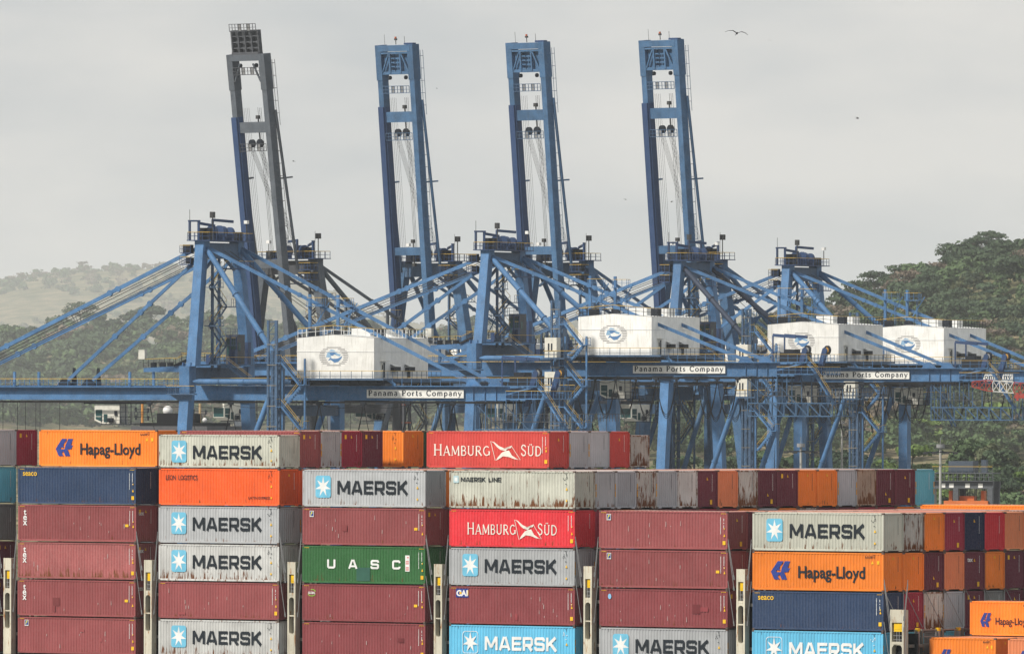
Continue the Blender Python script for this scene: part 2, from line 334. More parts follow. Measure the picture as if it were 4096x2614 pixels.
# the wood itself: a mass nobody could count, one mesh
def scatter(region, spacing, kinds, nleaf, lsc, smin, smax, keep=None, sink=2.2):
    out = []; mid = []
    for (y0, y1) in region:
        y = y0
        while y < y1:
            half = .0445*y+14; n = int(2*half/spacing)
            for X in np.linspace(-half, half, n)+rng.uniform(-spacing*.45, spacing*.45, n):
                Yj = y+rng.uniform(-spacing*.5, spacing*.5)
                if keep is not None and not keep(X, Yj): continue
                k = rng.choice([q[0] for q in kinds], p=[q[1] for q in kinds]); Q = PROTO[k][2]
                ix = rng.choice(len(Q), min(nleaf, len(Q)), replace=False); q = Q[ix]
                ctr = q.mean(1, keepdims=True); q = ctr+(q-ctr)*lsc
                a = rng.uniform(0, 6.28); s = rng.uniform(smin, smax); ca, sa = math.cos(a)*s, math.sin(a)*s
                w = np.empty_like(q); w[..., 0] = q[..., 0]*ca-q[..., 1]*sa+X; w[..., 1] = q[..., 0]*sa+q[..., 1]*ca+Yj; w[..., 2] = q[..., 2]*s*rng.uniform(.8, 1.05)+float(height(X, Yj))-sink*s
                out.append(w); mid.append(np.full(len(q), PROTO[k][3] if rng.random() > .12 else rng.choice([0, 1, 4, 3])))
            y += spacing
    return np.concatenate(out), np.concatenate(mid)
def wood(name, label, *a, **k):
    Q, mi = scatter(*a, **k); o = link(name, quads_mesh(name, Q, LEAF, mi)); tag(o, label, 'woodland', kind='stuff'); return len(Q)
nq = wood('hillside_wood', 'dense green wood covering the hillside behind the cranes', [(3560, YR+10)], 12.0, [(0, .29), (1, .32), (2, .14), (3, .03), (6, .16), (4, .06)], 560, 1.5, .8, 1.45, keep=lambda X, Y: X > 28, sink=2.5)
nq += wood('lower_wood', 'bright green trees massed at the foot of the hill', [(2210, 2490)], 9.5, [(3, .34), (1, .32), (6, .26), (2, .08)], 640, 1.4, .6, .95, sink=1.5, keep=lambda X, Y: X > 5)
nq += wood('ridge_wood', 'dark hazy wood on the middle ridge', [(7150, YL+15)], 29.0, [(0, .36), (1, .34), (2, .12), (6, .13), (4, .05)], 280, 2.3, 1.9, 2.9, keep=lambda X, Y: X < 220, sink=3)
nq += wood('distant_wood', 'pale scattered trees far off on the highest hazy hill', [(24600, YF+40)], 54.0, [(1, .45), (6, .4), (4, .15)], 70, 4.2, 1.4, 3.0, sink=4.5, keep=lambda X, Y: X < 200 and (wob(X, Y*.5, 330, 1.1)+.5*wob(X, Y, 90, 3.0) > .02 or (Y > YF-90 and wob(X, Y, 70, .3) > -.35)))
print('leaf quads', nq)
# ------------------------------------------------------------------ lettering: stroked alphabets and marks
def strip(pts, w):
    """flat mitred stroke as quads in the plane"""
    out = []; n = len(pts); P = [Vector((a, b)) for a, b in pts]; off = []
    for i in range(n):
        d0 = (P[i]-P[i-1]).normalized() if i > 0 else None; d1 = (P[i+1]-P[i]).normalized() if i < n-1 else None
        if d0 is None: d0 = d1
        if d1 is None: d1 = d0
        n0 = Vector((-d0.y, d0.x)); n1 = Vector((-d1.y, d1.x)); m = n0+n1
        m = n0 if m.length < .2 else m.normalized(); k = 1/max(.45, m.dot(n0)); off.append(m*(w/2*k))
    for i in range(n-1): out.append([P[i]+off[i], P[i]-off[i], P[i+1]-off[i+1], P[i+1]+off[i+1]])
    return out
def arc(cx, cy, rx, ry, a0, a1, n=9): return [(cx+rx*math.cos(R(a0+(a1-a0)*i/n)), cy+ry*math.sin(R(a0+(a1-a0)*i/n))) for i in range(n+1)]
BW = .222
BOLD = {'M': (1.24, [([(.1, 0), (.1, 1)], BW), ([(1.14, 0), (1.14, 1)], BW), ([(.13, .98), (.62, .2)], BW), ([(1.11, .98), (.62, .2)], BW)]),
 'A': (1.1, [([(.09, 0), (.48, .99)], BW), ([(1.01, 0), (.62, .99)], BW), ([(.25, .27), (.85, .27)], BW*.9), ([(.38, .92), (.72, .92)], .16)]),
 'E': (.92, [([(.92, .9), (.1, .9), (.1, .1), (.92, .1)], BW), ([(.1, .5), (.85, .5)], BW*.95)]),
 'R': (.98, [([(.1, 0), (.1, .9), (.78, .9), (.87, .8), (.87, .5), (.78, .4), (.1, .4)], BW), ([(.5, .4), (.86, 0)], BW*1.1)]),
 'S': (.98, [([(.9, .7), (.9, .82), (.82, .9), (.18, .9), (.1, .82), (.1, .58), (.18, .51), (.8, .49), (.88, .42), (.88, .18), (.8, .1), (.16, .1), (.08, .18), (.08, .3)], BW)]),
 'K': (1.04, [([(.1, 0), (.1, 1)], BW), ([(.15, .42), (.9, 1)], BW*1.08), ([(.38, .56), (.96, 0)], BW*1.1)]),
 'U': (.95, [([(.1, 1), (.1, .2), (.2, .1), (.75, .1), (.85, .2), (.85, 1)], BW)]),
 'C': (.95, [([(.87, .7), (.87, .8), (.77, .9), (.2, .9), (.1, .8), (.1, .2), (.2, .1), (.77, .1), (.87, .2), (.87, .3)], BW)]),
 'L': (.85, [([(.1, 1), (.1, .1), (.85, .1)], BW)]), 'I': (.3, [([(.12, 0), (.12, 1)], BW)]), 'N': (1.05, [([(.1, 0), (.1, 1)], BW), ([(.95, 0), (.95, 1)], BW), ([(.1, .95), (.95, .05)], BW)]), ' ': (.5, [])}
T_, t_ = .135, .07
def srf(*ps): return [([(x-.11, y), (x+.11, y)], .05) for x, y in ps]
SERIF = {'H': (.86, [([(.14, 0), (.14, 1)], T_), ([(.72, 0), (.72, 1)], T_), ([(.14, .5), (.72, .5)], t_)]+srf((.14, .02), (.72, .02), (.14, .98), (.72, .98))),
 'A': (.84, [([(.08, 0), (.42, 1)], t_), ([(.76, 0), (.42, 1)], T_), ([(.2, .32), (.66, .32)], t_)]+srf((.08, .02), (.76, .02))),
 'M': (1.0, [([(.12, 0), (.14, 1)], t_), ([(.88, 0), (.86, 1)], T_), ([(.15, .98), (.5, .12)], T_), ([(.85, .98), (.5, .12)], t_)]+srf((.12, .02), (.88, .02))),
 'B': (.7, [([(.14, 0), (.14, 1)], T_), ([(.14, .96)]+arc(.36, .74, .2, .22, 90, -90)+[(.14, .52)], .085), ([(.14, .52)]+arc(.38, .28, .24, .24, 90, -90)+[(.14, .04)], .09)]),
 'U': (.82, [([(.14, 1), (.14, .3)]+arc(.4, .3, .26, .25, 180, 360)+[(.66, 1)], .1)]+srf((.14, .98), (.66, .98))),
 'R': (.78, [([(.14, 0), (.14, 1)], T_), ([(.14, .96)]+arc(.38, .73, .22, .23, 90, -90)+[(.14, .5)], .085), ([(.34, .5), (.74, 0)], T_)]+srf((.14, .02))),
 'G': (.86, [(arc(.45, .5, .35, .45, 48, 330, 14), .105), ([(.75, 0.08), (.75, .42)], T_), ([(.58, .43), (.86, .43)], .05)]),
 'S': (.62, [([(.52, .78)]+arc(.31, .74, .2, .21, 30, 180)+[(.14, .64), (.46, .42)]+arc(.31, .26, .21, .22, 20, -180), .105)]),
 'D': (.86, [([(.14, 0), (.14, 1)], T_), ([(.14, .96), (.34, .96)]+arc(.36, .5, .36, .45, 85, -85)+[(.34, .04), (.14, .04)], .1)]),
 'P': (.7, [([(.16, 0), (.16, 1)], T_), ([(.16, .96), (.34, .96)]+arc(.36, .72, .22, .24, 85, -85)+[(.34, .48), (.16, .48)], .085)]+srf((.16, .02), (.1, .98))),
 'C': (.82, [(arc(.46, .5, .36, .47, 42, 318, 14), .105), ([(.73, .68), (.74, .97)], .05)]),
 'a': (.6, [([(.12, .54)]+arc(.29, .5, .16, .15, 150, 0)+[(.45, .1), (.54, .03)], .1), (arc(.27, .19, .17, .17, 60, 320), .085)]),
 'n': (.66, [([(.15, 0), (.15, .64)], .12), ([(.15, .48)]+arc(.35, .46, .17, .17, 150, 0)+[(.52, 0)], .1)]+srf((.15, .02), (.52, .02))),
 'm': (.98, [([(.15, 0), (.15, .64)], .12), ([(.15, .48)]+arc(.33, .46, .16, .17, 150, 0)+[(.49, 0)], .1), ([(.49, .48)]+arc(.67, .46, .16, .17, 150, 0)+[(.83, 0)], .1)]+srf((.15, .02), (.49, .02), (.83, .02))),
 'o': (.66, [(arc(.33, .32, .25, .29, 0, 360, 16), .1)]),
 'r': (.48, [([(.15, 0), (.15, .64)], .12), ([(.15, .46), (.26, .6), (.42, .58)], .1)]+srf((.15, .02))),
 't': (.42, [([(.18, .86), (.18, .16), (.26, .05), (.4, .08)], .11), ([(.04, .62), (.38, .62)], .06)]),
 's': (.5, [([(.42, .5), (.36, .58), (.2, .6), (.11, .5), (.16, .38), (.36, .28), (.42, .16), (.32, .05), (.16, .05), (.08, .15)], .09)]),
 'p': (.66, [([(.15, -.28), (.15, .64)], .12), (arc(.35, .32, .21, .28, 150, -150, 12), .1)]+srf((.15, -.28))),
 'y': (.62, [([(.08, .62), (.32, .02)], .11), ([(.56, .62), (.3, -.12), (.16, -.27), (.06, -.24)], .07)]+srf((.1, .62), (.54, .62))),
 ' ': (.42, [])}
SERIF['Ü'] = (.82, SERIF['U'][1]+[([(.26, 1.16), (.36, 1.16)], .12), ([(.46, 1.16), (.56, 1.16)], .12)])
def stroke_text(txt, font, x0, x1, zb, h, caps=None, space=.1):
    """list of (polygon, layer) filling x0..x1 with baseline zb; caps<1 draws all but a word's first letter smaller"""
    items = []; x = 0; first = True
    for ch in txt:
        w, st = font[ch]; k = 1 if (caps is None or first) else caps
        for i, (pts, sw) in enumerate(st):
            for q in strip([(x+a*k, b*k) for a, b in pts], sw*(k if caps is None else (k+1)/2)): items.append((q, i))
        x += (w+space)*k; first = ch == ' '
    tot = x-space; sx = (x1-x0)/tot
    return [([(x0+p.x*sx, zb+p.y*h) for p in q], i) for q, i in items]
def plane_mesh(name, items, mat, fn, d=.0006):
    mb = MB()
    for q, i in items: mb.add([fn(a, b, i*d) for a, b in q], [list(range(len(q)))])
    return mb.mesh(name, [mat])
FRONT = lambda a, b, d: (a, -.004-d, b)                     # printed on a long side
_tc = {}
def type_polys(txt, bold=0.0):
    """plain sans type from the built-in typeface, as triangles with width and height measured"""
    if (txt, bold) in _tc: return _tc[(txt, bold)]
    cu = bpy.data.curves.new('type', 'FONT'); cu.body = txt; cu.offset = bold; cu.size = 1; cu.resolution_u = 3; cu.fill_mode = 'FRONT'
    o = bpy.data.objects.new('type', cu); COL.objects.link(o); bpy.context.view_layer.update()
    me = o.evaluated_get(bpy.context.evaluated_depsgraph_get()).to_mesh()
    co = [(v.co.x, v.co.y) for v in me.vertices]; polys = [[co[i] for i in p_.vertices] for p_ in me.polygons]
    bpy.data.objects.remove(o); bpy.data.curves.remove(cu)
    x0 = min(a for a, b in co); x1 = max(a for a, b in co); y0 = min(b for a, b in co); y1 = max(b for a, b in co)
    _tc[(txt, bold)] = (polys, x0, x1, y0, y1); return _tc[(txt, bold)]
def type_text(txt, x0, x1, zb, cap, bold=0.0):
    polys, a0, a1, b0, b1 = type_polys(txt, bold); sx = (x1-x0)/(a1-a0); sy = cap/.7
    return [([(x0+(a-a0)*sx, zb+b*sy) for a, b in q], 0) for q in polys]

# ------------------------------------------------------------------ the container ship's deck cargo
TH = .6868; SX0, SY0 = -38.4812, 897.36; BAY = 14.5541; ROW = 2.4703; TIER = 2.903; T2TOP = CZ-5.7776
SHIP_RZ = -TH
def ship_pt(s, r, z): return Vector((SX0+s*math.cos(TH)+r*math.sin(TH), SY0-s*math.sin(TH)+r*math.cos(TH), z))
def tier_base(k): return T2TOP-(k-1)*TIER                     # k = 1 is the top tier
PAINT = {'brown': (.29, .072, .074), 'brown2': (.34, .092, .09), 'brown3': (.25, .054, .06), 'grey': (.41, .42, .43), 'grey2': (.42, .44, .465), 'greydark': (.2, .2, .19), 'cream': (.54, .54, .46), 'white': (.6, .6, .58),
 'orange': (.86, .23, .022), 'leon': (.82, .115, .02), 'navy': (.026, .052, .115), 'navydeep': (.012, .018, .06), 'green': (.036, .15, .045), 'red': (.58, .065, .055), 'redbright': (.68, .032, .045), 'crimson': (.32, .022, .05), 'maroon': (.135, .022, .04),
 'sky': (.12, .46, .68), 'teal': (.13, .47, .60), 'salmon': (.80, .26, .11), 'rustgrey': (.54, .53, .49), 'darkgreen': (.02, .08, .035), 'rustbrown': (.36, .27, .2)}
RUST = {'rustgrey': .85, 'rustbrown': .8}
def cmat(c, rust, part='wall'):
    col = PAINT[c]
    if part == 'roof': col = tuple(.55*x+.45*y for x, y in zip(col, (.55, .34, .27)))
    return painted(f'{c}_{part}_paint_{int(rust*100)}', col, .48 if part == 'wall' else .6, .5 if rust < .3 else .9, rust if part != 'frame' else rust*.8+(.42 if c in ('grey', 'grey2', 'cream', 'white', 'rustgrey', 'rustbrown') else .2), .18+.3*rust, bottom=(0, 1.3) if part == 'wall' else None, bumps=.5 if part == 'wall' else 0)
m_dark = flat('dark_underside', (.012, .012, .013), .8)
m_cast = flat('corner_casting_steel', (.14, .10, .085), .7)
m_white = flat('white_print', (.78, .78, .76), .6); m_black = flat('black_print', (.022, .028, .035), .6); m_yel = flat('yellow_print', (.85, .5, .03), .6)
m_star = flat('star_blue_print', (.17, .49, .67), .55); m_hblue = flat('blue_logo_print', (.035, .06, .26), .55)
_cm = {}
def corr_wall(Ln, h, fn, post=.10, zb=.16, zt=.10, pitch=.278, depth=.045):
    """trapezoid-corrugated sheet between corner posts; fn(a, depth, z)"""
    mb = MB(); w = Ln-2*post; n = max(4, round(w/pitch)); p_ = w/n; prof = []
    for i in range(n):
        a = post+i*p_; prof += [(a, 0), (a+p_*.28, 0), (a+p_*.5, depth), (a+p_*.78, depth)]
    prof.append((post+w, 0)); k = len(prof)
    mb.add([fn(a, .022+d, zb) for a, d in prof]+[fn(a, .022+d, h-zt) for a, d in prof], [(i, i+1, k+i+1, k+i) for i in range(k-1)])
    return mb
def container_meshes(Ln, h):
    if (Ln, h) in _cm: return _cm[(Ln, h)]
    W = 2.438; d = {}
    d['side'] = corr_wall(Ln, h, lambda a, q, z: (a, q, z)); d['back'] = corr_wall(Ln, h, lambda a, q, z: (Ln-a, W-q, z))
    d['end'] = corr_wall(W, h, lambda a, q, z: (Ln-q, a, z), pitch=.25); d['far'] = corr_wall(W, h, lambda a, q, z: (q, W-a, z), pitch=.25)
    r_ = MB(); n = int(Ln/.42)
    prof = []
    for i in range(n):
        a = .1+i*(Ln-.2)/n; q = (Ln-.2)/n; prof += [(a, 0), (a+q*.3, 0), (a+q*.5, .02), (a+q*.8, .02)]
    prof.append((Ln-.1, 0)); k = len(prof)
    r_.add([(a, .05, h-.035+z) for a, z in prof]+[(a, W-.05, h-.035+z) for a, z in prof], [(i, i+1, k+i+1, k+i) for i in range(k-1)]); d['roof'] = r_
    f = MB()
    for x in (0, Ln-.13):
        for y in (0, W-.13): f.box(x, x+.13, y, y+.13, .13, h-.13)
    for y in (.006, W-.086):
        f.box(.13, Ln-.13, y, y+.08, h-.13, h-.03); f.box(.13, Ln-.13, y, y+.08, .05, .19)
    for x in (.006, Ln-.086):
        f.box(x, x+.08, .13, W-.13, h-.13, h-.03)
        f.box(x, x+.08, .13, .55, .03, .19); f.box(x, x+.08, W-.55, W-.13, .03, .19); f.box(x, x+.08, .55, W-.55, .11, .19)
    f.mi = 1
    for x in (0, Ln-.178):
        for y in (0, W-.162):
            for z in (0, h-.118): f.box(x-.003, x+.181, y-.003, y+.165, z, z+.118)
    d['frame'] = f
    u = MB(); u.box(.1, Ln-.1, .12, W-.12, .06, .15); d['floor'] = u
    _cm[(Ln, h)] = d; return d
_mesh_cache = {}
def cm(key, fn):
    if key not in _mesh_cache: _mesh_cache[key] = fn()
    return _mesh_cache[key]
def mark(name, key, items, mat, parent, fn=FRONT, **k):
    if callable(items) and name in ('number_marking',): items = items()
    if name in ('warning_label', 'hazard_strip', 'letter'):
        big = [q for q in items if max(p_[0] for p_ in q[0])-min(p_[0] for p_ in q[0]) > .09]; small = [q for q in items if q not in big]
        for i, q in enumerate(big): link(name, cm((*key, i), lambda: plane_mesh(name, [q], mat, fn, **k)), parent)
        if small: tag(link('hazard_marking', cm((*key, 's'), lambda: plane_mesh('hazard_marking', small, mat, fn, **k)), parent), kind='stuff')
        return
    o = link(name, cm(key, lambda: plane_mesh(name, items() if callable(items) else items, mat, fn, **k)), parent)
    if name in ('number_marking', 'latch_mark', 'label_print', 'scuff_mark'): tag(o, kind='stuff')
    return o
def star_items(x0, x1, z0, z1, outline=False):
    cx, cz = (x0+x1)/2, (z0+z1)/2; r0 = .46*(x1-x0); pts = []
    for i in range(14):
        a = R(90)+i*math.pi/7; r_ = r0*1.12 if i % 2 == 0 else r0*.42; pts.append((cx+r_*math.cos(a), cz+r_*math.sin(a)*1.02))
    return [(pts, 1)]
def rounded(x0, x1, z0, z1, r_):
    return [*arc(x1-r_, z1-r_, r_, r_, 0, 90, 5), *arc(x0+r_, z1-r_, r_, r_, 90, 180, 5), *arc(x0+r_, z0+r_, r_, r_, 180, 270, 5), *arc(x1-r_, z0+r_, r_, r_, 270, 360, 5)]
def ring(poly, cx, cz, kx, kz):
    inner = [(cx+(a-cx)*kx, cz+(b-cz)*kz) for a, b in poly]; n = len(poly)
    return [([poly[i], poly[(i+1) % n], inner[(i+1) % n], inner[i]], 1) for i in range(n)]
def tiny_lines(x0, x1, z0, z1, rows, cols, seed, fill=.72):
    """rows of small figures too small to read"""
    r_ = random.Random(seed); it = []
    for i in range(rows):
        for j in range(cols):
            if r_.random() > fill: continue
            a = x0+(x1-x0)*j/cols; b_ = z0+(z1-z0)*i/rows; w = (x1-x0)/cols*.72; hh = (z1-z0)/rows*.7
            it.append(([(a, b_), (a+w, b_), (a+w, b_+hh), (a, b_+hh)], 0))
    return it
def rect(x0, x1, z0, z1, l=0): return ([(x0, z0), (x1, z0), (x1, z1), (x0, z1)], l)
def side_art(t, art, Ln, h, seed):
    S = Ln/12.192
    def common_white():
        mark('number_marking', ('nw', h, seed % 3), tiny_lines(11.53, 11.60, h*.42, h*.86, 13, 1, seed % 3, .95)+tiny_lines(11.83, 11.91, h*.55, h*.86, 9, 1, seed % 3+5, .8), m_white, t)
        v = seed % 4
        mark('warning_label', ('wl', h, v), [([(11.82, h*(.30+.05*v)), (12.0, h*(.30+.05*v)), (11.91, h*(.30+.05*v)+.22)], 0), rect(11.85, 11.95, h*.54, h*.575)]+([rect(11.75, 12.02, h*.14, h*.24)] if v % 2 else [rect(11.1, 11.42, h*.42, h*.49)])+
             [rect(.22+.12*i, .29+.12*i, h-.185, h-.14) for i in range(4)]+[rect(11.6+.12*i, 11.67+.12*i, h-.185, h-.14) for i in range(4)], m_yel, t)
    def common_dark(col=m_black):
        mark('number_marking', ('nd', h, seed % 3, col.name), lambda: tiny_lines(11.05*S, 11.5*S, h*.75, h*.87, 3, 7, seed % 3+1, .4)+tiny_lines(11.28*S, 11.42*S, h*.62, h*.68, 2, 2, 2, .9), col, t)
        mark('warning_label', ('wd', h, seed % 2, S), [([(11.3*S, h*.5), (11.5*S, h*.5), (11.4*S, h*.5+.22)], 0), rect(11.33*S, 11.46*S, h*.2, h*.25)], m_yel, t)
        mark('latch_mark', ('lm', h, S), [rect(.88, .91, h-.36, h-.16), rect(11.35*S, 11.38*S, h-.36, h-.16), rect(11.26*S, 11.38*S, h-.2, h-.17)], m_black, t)
    if art in ('star', 'star_sky'):
        white = art == 'star_sky'; zb = h-1.88
        if white: mark('logo', ('logo', art, h), lambda: ring(rounded(1.3, 2.82, h-2.16, h-.48, .25), 2.06, h-1.32, .95, .955)+star_items(1.3, 2.82, h-2.16, h-.48), m_white, t)
        else:
            lg = mark('logo', ('logo', h), lambda: [(rounded(1.3, 2.82, h-2.16, h-.48, .22), 0)], m_star, t); mark('star', ('star', h), lambda: star_items(1.3, 2.82, h-2.16, h-.48), m_white, lg, d=.004)
        mark('lettering', ('maersk', white, h), lambda: stroke_text('MAERSK', BOLD, 3.48, 10.48, zb, 1.02, space=.16), m_white if white else m_black, t); common_dark(m_white if white else m_black)
    elif art == 'star_line':
        lg = mark('logo', ('logos',), [(rounded(.4, .92, h-.95, h-.4, .08), 0)], flat('faded_blue_print', (.45, .62, .66)), t); mark('star', ('stars',), lambda: star_items(.4, .92, h-.95, h-.4), m_white, lg, d=.004)
        mark('lettering', ('mline',), lambda: stroke_text('MAERSK LINE', BOLD, 1.14, 5.05, h-.86, .34, space=.16), m_black, t); common_dark()
    elif art == 'hapag':
        def lg():
            z0 = h-2.05; k = 1.35; f = lambda pts: ([(1.72+a*1.82, z0+b_*k) for a, b_ in pts], 0)
            return [f([(.0, .42), (.36, 1), (.66, 1), (.42, .62), (.5, .5), (.28, .5), (.28, .40), (.5, .4), (.36, .16), (.46, 0), (.18, 0)]),
                    f([(.56, .62), (.72, 1), (1.0, 1), (.86, .62), (1.0, .62), (.86, .4), (.68, .4), (.84, 0), (.56, 0), (.44, .3), (.52, .44)])]
        a, b_ = (4.27, 10.5) if Ln > 10 else (3.0, 5.75)
        if Ln > 10:
            mark('logo', ('hlogo', h), lg, m_hblue, t); mark('lettering', ('hapag', h), lambda: type_text('Hapag-Lloyd', 4.27, 10.5, h-1.9, .86, .022), m_black, t)
            mark('number_marking', ('nh', h), lambda: tiny_lines(10.5, 11.4, h*.86, h*.92, 2, 9, 3, .8), m_black, t)
            mark('warning_label', ('wh', h), [([(11.05, h*.71), (11.3, h*.71), (11.175, h*.71+.24)], 0), rect(11.6, 11.82, h*.70, h*.79)], m_yel, t)
            mark('latch_mark', ('lm', h, S), [rect(.88, .91, h-.36, h-.16), rect(11.65, 11.68, h-.36, h-.16), rect(11.56, 11.68, h-.2, h-.17)], m_black, t)
        else:
            def lg2(): return [([(1.05+(a-1.72)*.62 if False else (.95+(a-1.72)*.55), (h-1.9)+(b2-(h-2.05))*.76) for a, b2 in q], l) for q, l in lg()]
            mark('logo', ('hlogo20', h), lg2, m_hblue, t); mark('lettering', ('hapag20', h), lambda: type_text('Hapag-Lloyd', 2.35, 5.4, h-1.72, .52, .012), m_black, t)
            mark('number_marking', ('nh20', h), lambda: tiny_lines(4.9, 5.6, h*.86, h*.92, 2, 9, 3, .8), m_black, t)
            mark('warning_label', ('wh20', h), [([(5.2, h*.71), (5.4, h*.71), (5.3, h*.71+.22)], 0), rect(5.62, 5.78, h*.70, h*.79)], m_yel, t)
    elif art == 'seaco':
        mark('lettering', ('seaco',), lambda: type_text('seaco', .52, 1.98, h-.66, .42, .012), m_yel, t); common_white()
    elif art == 'leon':
        mark('lettering', ('leon',), lambda: type_text('LEON  LOGISTICS', .7, 3.92, h-.9, .37, .012)+type_text('LATIN EXPRESS', 9.1, 11.3, h-2.33, .2, .012), m_black, t); common_dark()
    elif art == 'tex':
        mark('lettering', ('texv',), lambda: type_text('t', .58, .86, h-.79, .46, .02)+type_text('e', .53, .91, h-1.2, .5, .02)+type_text('x', .5, .94, h-1.6, .5, .02), m_white, t); common_white()
    elif art == 'flag_label':
        lg = mark('logo', ('fl0',), [rect(.72, 1.12, h-.72, h-.26)], m_white, t); sq = mark('logo', ('fl1',), [rect(.755, 1.085, h-.66, h-.29)], m_hblue, lg, d=.003)
        sq.location.y = -.003; e = mark('emblem', ('fl2',), [([(.8, h-.62), (.86, h-.62), (.9, h-.47), (1.0, h-.45), (1.02, h-.42), (.92, h-.42), (.94, h-.37), (1.06, h-.35), (1.07, h-.32), (.88, h-.33)], 0)], flat('lime_print', (.75, .7, .05)), lg); e.location.y = -.006; common_white()
    elif art == 'global':
        mark('lettering', ('glob',), lambda: type_text('GLOBAL', .6, 1.3, h-.78, .17, .03), m_white, t)
        mark('logo', ('glob2',), lambda: [([*(q[0])], 0) for q in [([(p_.x, p_.y) for p_ in s_], 0) for s_ in strip(arc(.98, h-.68, .38, .24, 200, 20, 10)[::-1][:6], .05)+strip(arc(.95, h-.7, .4, .24, 200, 330, 8), .05)]], flat('green_swirl_print', (.25, .6, .06)), t); common_white()
    elif art == 'cai':
        lg = mark('logo', ('cai0',), [rect(.65, 1.87, h-.86, h-.2)], m_hblue, t); q = mark('lettering', ('cai1',), lambda: type_text('CAI', .7, 1.8, h-.74, .42, .04), m_white, lg); q.location.y = -.003
        q = mark('emblem', ('cai2',), [([(1.1+.12*math.cos(R(a)), h-.53+.1*math.sin(R(a))) for a in range(0, 360, 30)], 0), rect(1.8, 1.86, h-.7, h-.3)], m_yel, lg); q.location.y = -.0022; common_white()
    elif art == 'dot':
        mark('logo', ('dot',), [([(.98+.16*math.cos(R(a)), h-.6+.2*math.sin(R(a))) for a in range(0, 360, 24)], 0)], flat('pale_blue_print', (.25, .5, .75)), t); common_white()
    elif art == 'uasc':
        def it():
            o = []
            return o
        for ch, a, b_ in (('U', 2.49, 3.29), ('A', 4.6, 5.48), ('S', 6.82, 7.62), ('C', 8.95, 9.73)): mark('lettering', ('uasc', ch), stroke_text(ch, BOLD, a, b_, h-1.72, .68), m_white, t)
        lb = mark('document_label', ('uascl',), [rect(10.23, 10.66, h-1.88, h-.66)], m_white, t); q = mark('label_print', ('uascp',), lambda: tiny_lines(10.3, 10.6, h-1.8, h-.72, 7, 3, 4, .6), flat('red_print', (.6, .08, .07)), lb); q.location.y = -.002
        mark('repair_patch', ('uasct',), [rect(5.4, 6.75, .22, 1.25)], flat('patch_green', (.04, .115, .085)), t); common_white()
    elif art in ('ham1', 'ham2'):
        a0, a1, f0, f1, s0, s1 = (.7, 6.35, 6.4, 9.36, 9.39, 11.49) if art == 'ham1' else (1.73, 6.48, 6.36, 8.97, 8.58, 10.5)
        def it():
            o = stroke_text('HAMBURG', SERIF, a0, a1, h-1.9, .88, caps=.86)+stroke_text('SÜD', SERIF, s0, s1, h-1.9, .88, caps=.86); w = f1-f0; zc = h-1.55
            fp = lambda pts: ([(f0+a*w, zc+b_*1.55) for a, b_ in pts], 0)
            o.append(fp([(.0, .5), (.12, .46), (.3, .25), (.5, .13), (.68, .16), (.72, .3), (.55, .1), (.5, .02), (.33, .08), (.22, .2), (.1, .42)]))
            o.append(fp([(.5, .02), (.62, .04), (.72, -.2), (.9, -.38), (1., -.42), (.8, -.38), (.62, -.28), (.42, -.24), (.28, -.38), (.18, -.46), (.24, -.3), (.38, -.06)]))
            for q in strip([(f0, zc+.775), (f0+.16*w, zc-.7)], .045)+strip([(f0+.7*w, zc+.42), (f0+w, zc-.64)], .04): o.append(([(p_.x, p_.y) for p_ in q], 1))
            return o
        mark('lettering', (art,), it, flat('cream_print', (.78, .74, .66)), t); common_white()
    elif art == 'plain': common_white()
    elif art == 'plain_dark': common_dark()
def end_art(t, color, Ln, h, seed, tex=False):
    fn = lambda a, b_, d: (Ln+.004+d, a, b_)
    if tex: mark('lettering', ('etex', h, Ln), lambda: type_text('tex', .3, .95, h-.75, .34, .02), m_white, t, fn)
    r_ = random.Random(seed*7+1); dark = color in ('grey', 'grey2', 'cream', 'white', 'rustgrey', 'orange', 'rustbrown', 'salmon')
    mark('number_marking', ('en', h, Ln, dark, seed % 3), tiny_lines(1.74, 1.80, h*.45, h*.9, 14, 1, seed % 3, .92), m_black if dark else m_white, t, fn)
    if color in ('maroon', 'crimson', 'orange', 'brown', 'brown2', 'brown3', 'navydeep', 'leon', 'red'):
        v = r_.randrange(3); zz = h*(.8, .74, .3)[v] if color != 'orange' else h*.82
        it = [([(1.08, zz), (1.28, zz), (1.12, zz+.24)], 0)]
        if color in ('maroon', 'crimson', 'brown', 'brown2', 'brown3'): it.append(rect(1.5 if v else .35, 1.76 if v else .58, h*(.1 if v else .78), h*(.22 if v else .89)))
        mark('warning_label', ('ew', h, Ln, color, v), it, m_yel, t, fn)
    elif color in ('grey', 'grey2', 'rustgrey', 'rustbrown', 'sky', 'teal') and seed % 2 == 0:
        mark('hazard_strip', ('eh', h, Ln), [rect(.015, .12, h*.32, h*.47, 0), rect(.015, .12, h*.5, h*.66, 0), rect(2.32, 2.425, h*.32, h*.47), rect(2.32, 2.425, h*.5, h*.66)], flat('amber_strip', (.6, .3, .03)), t, fn)
CID = [0]
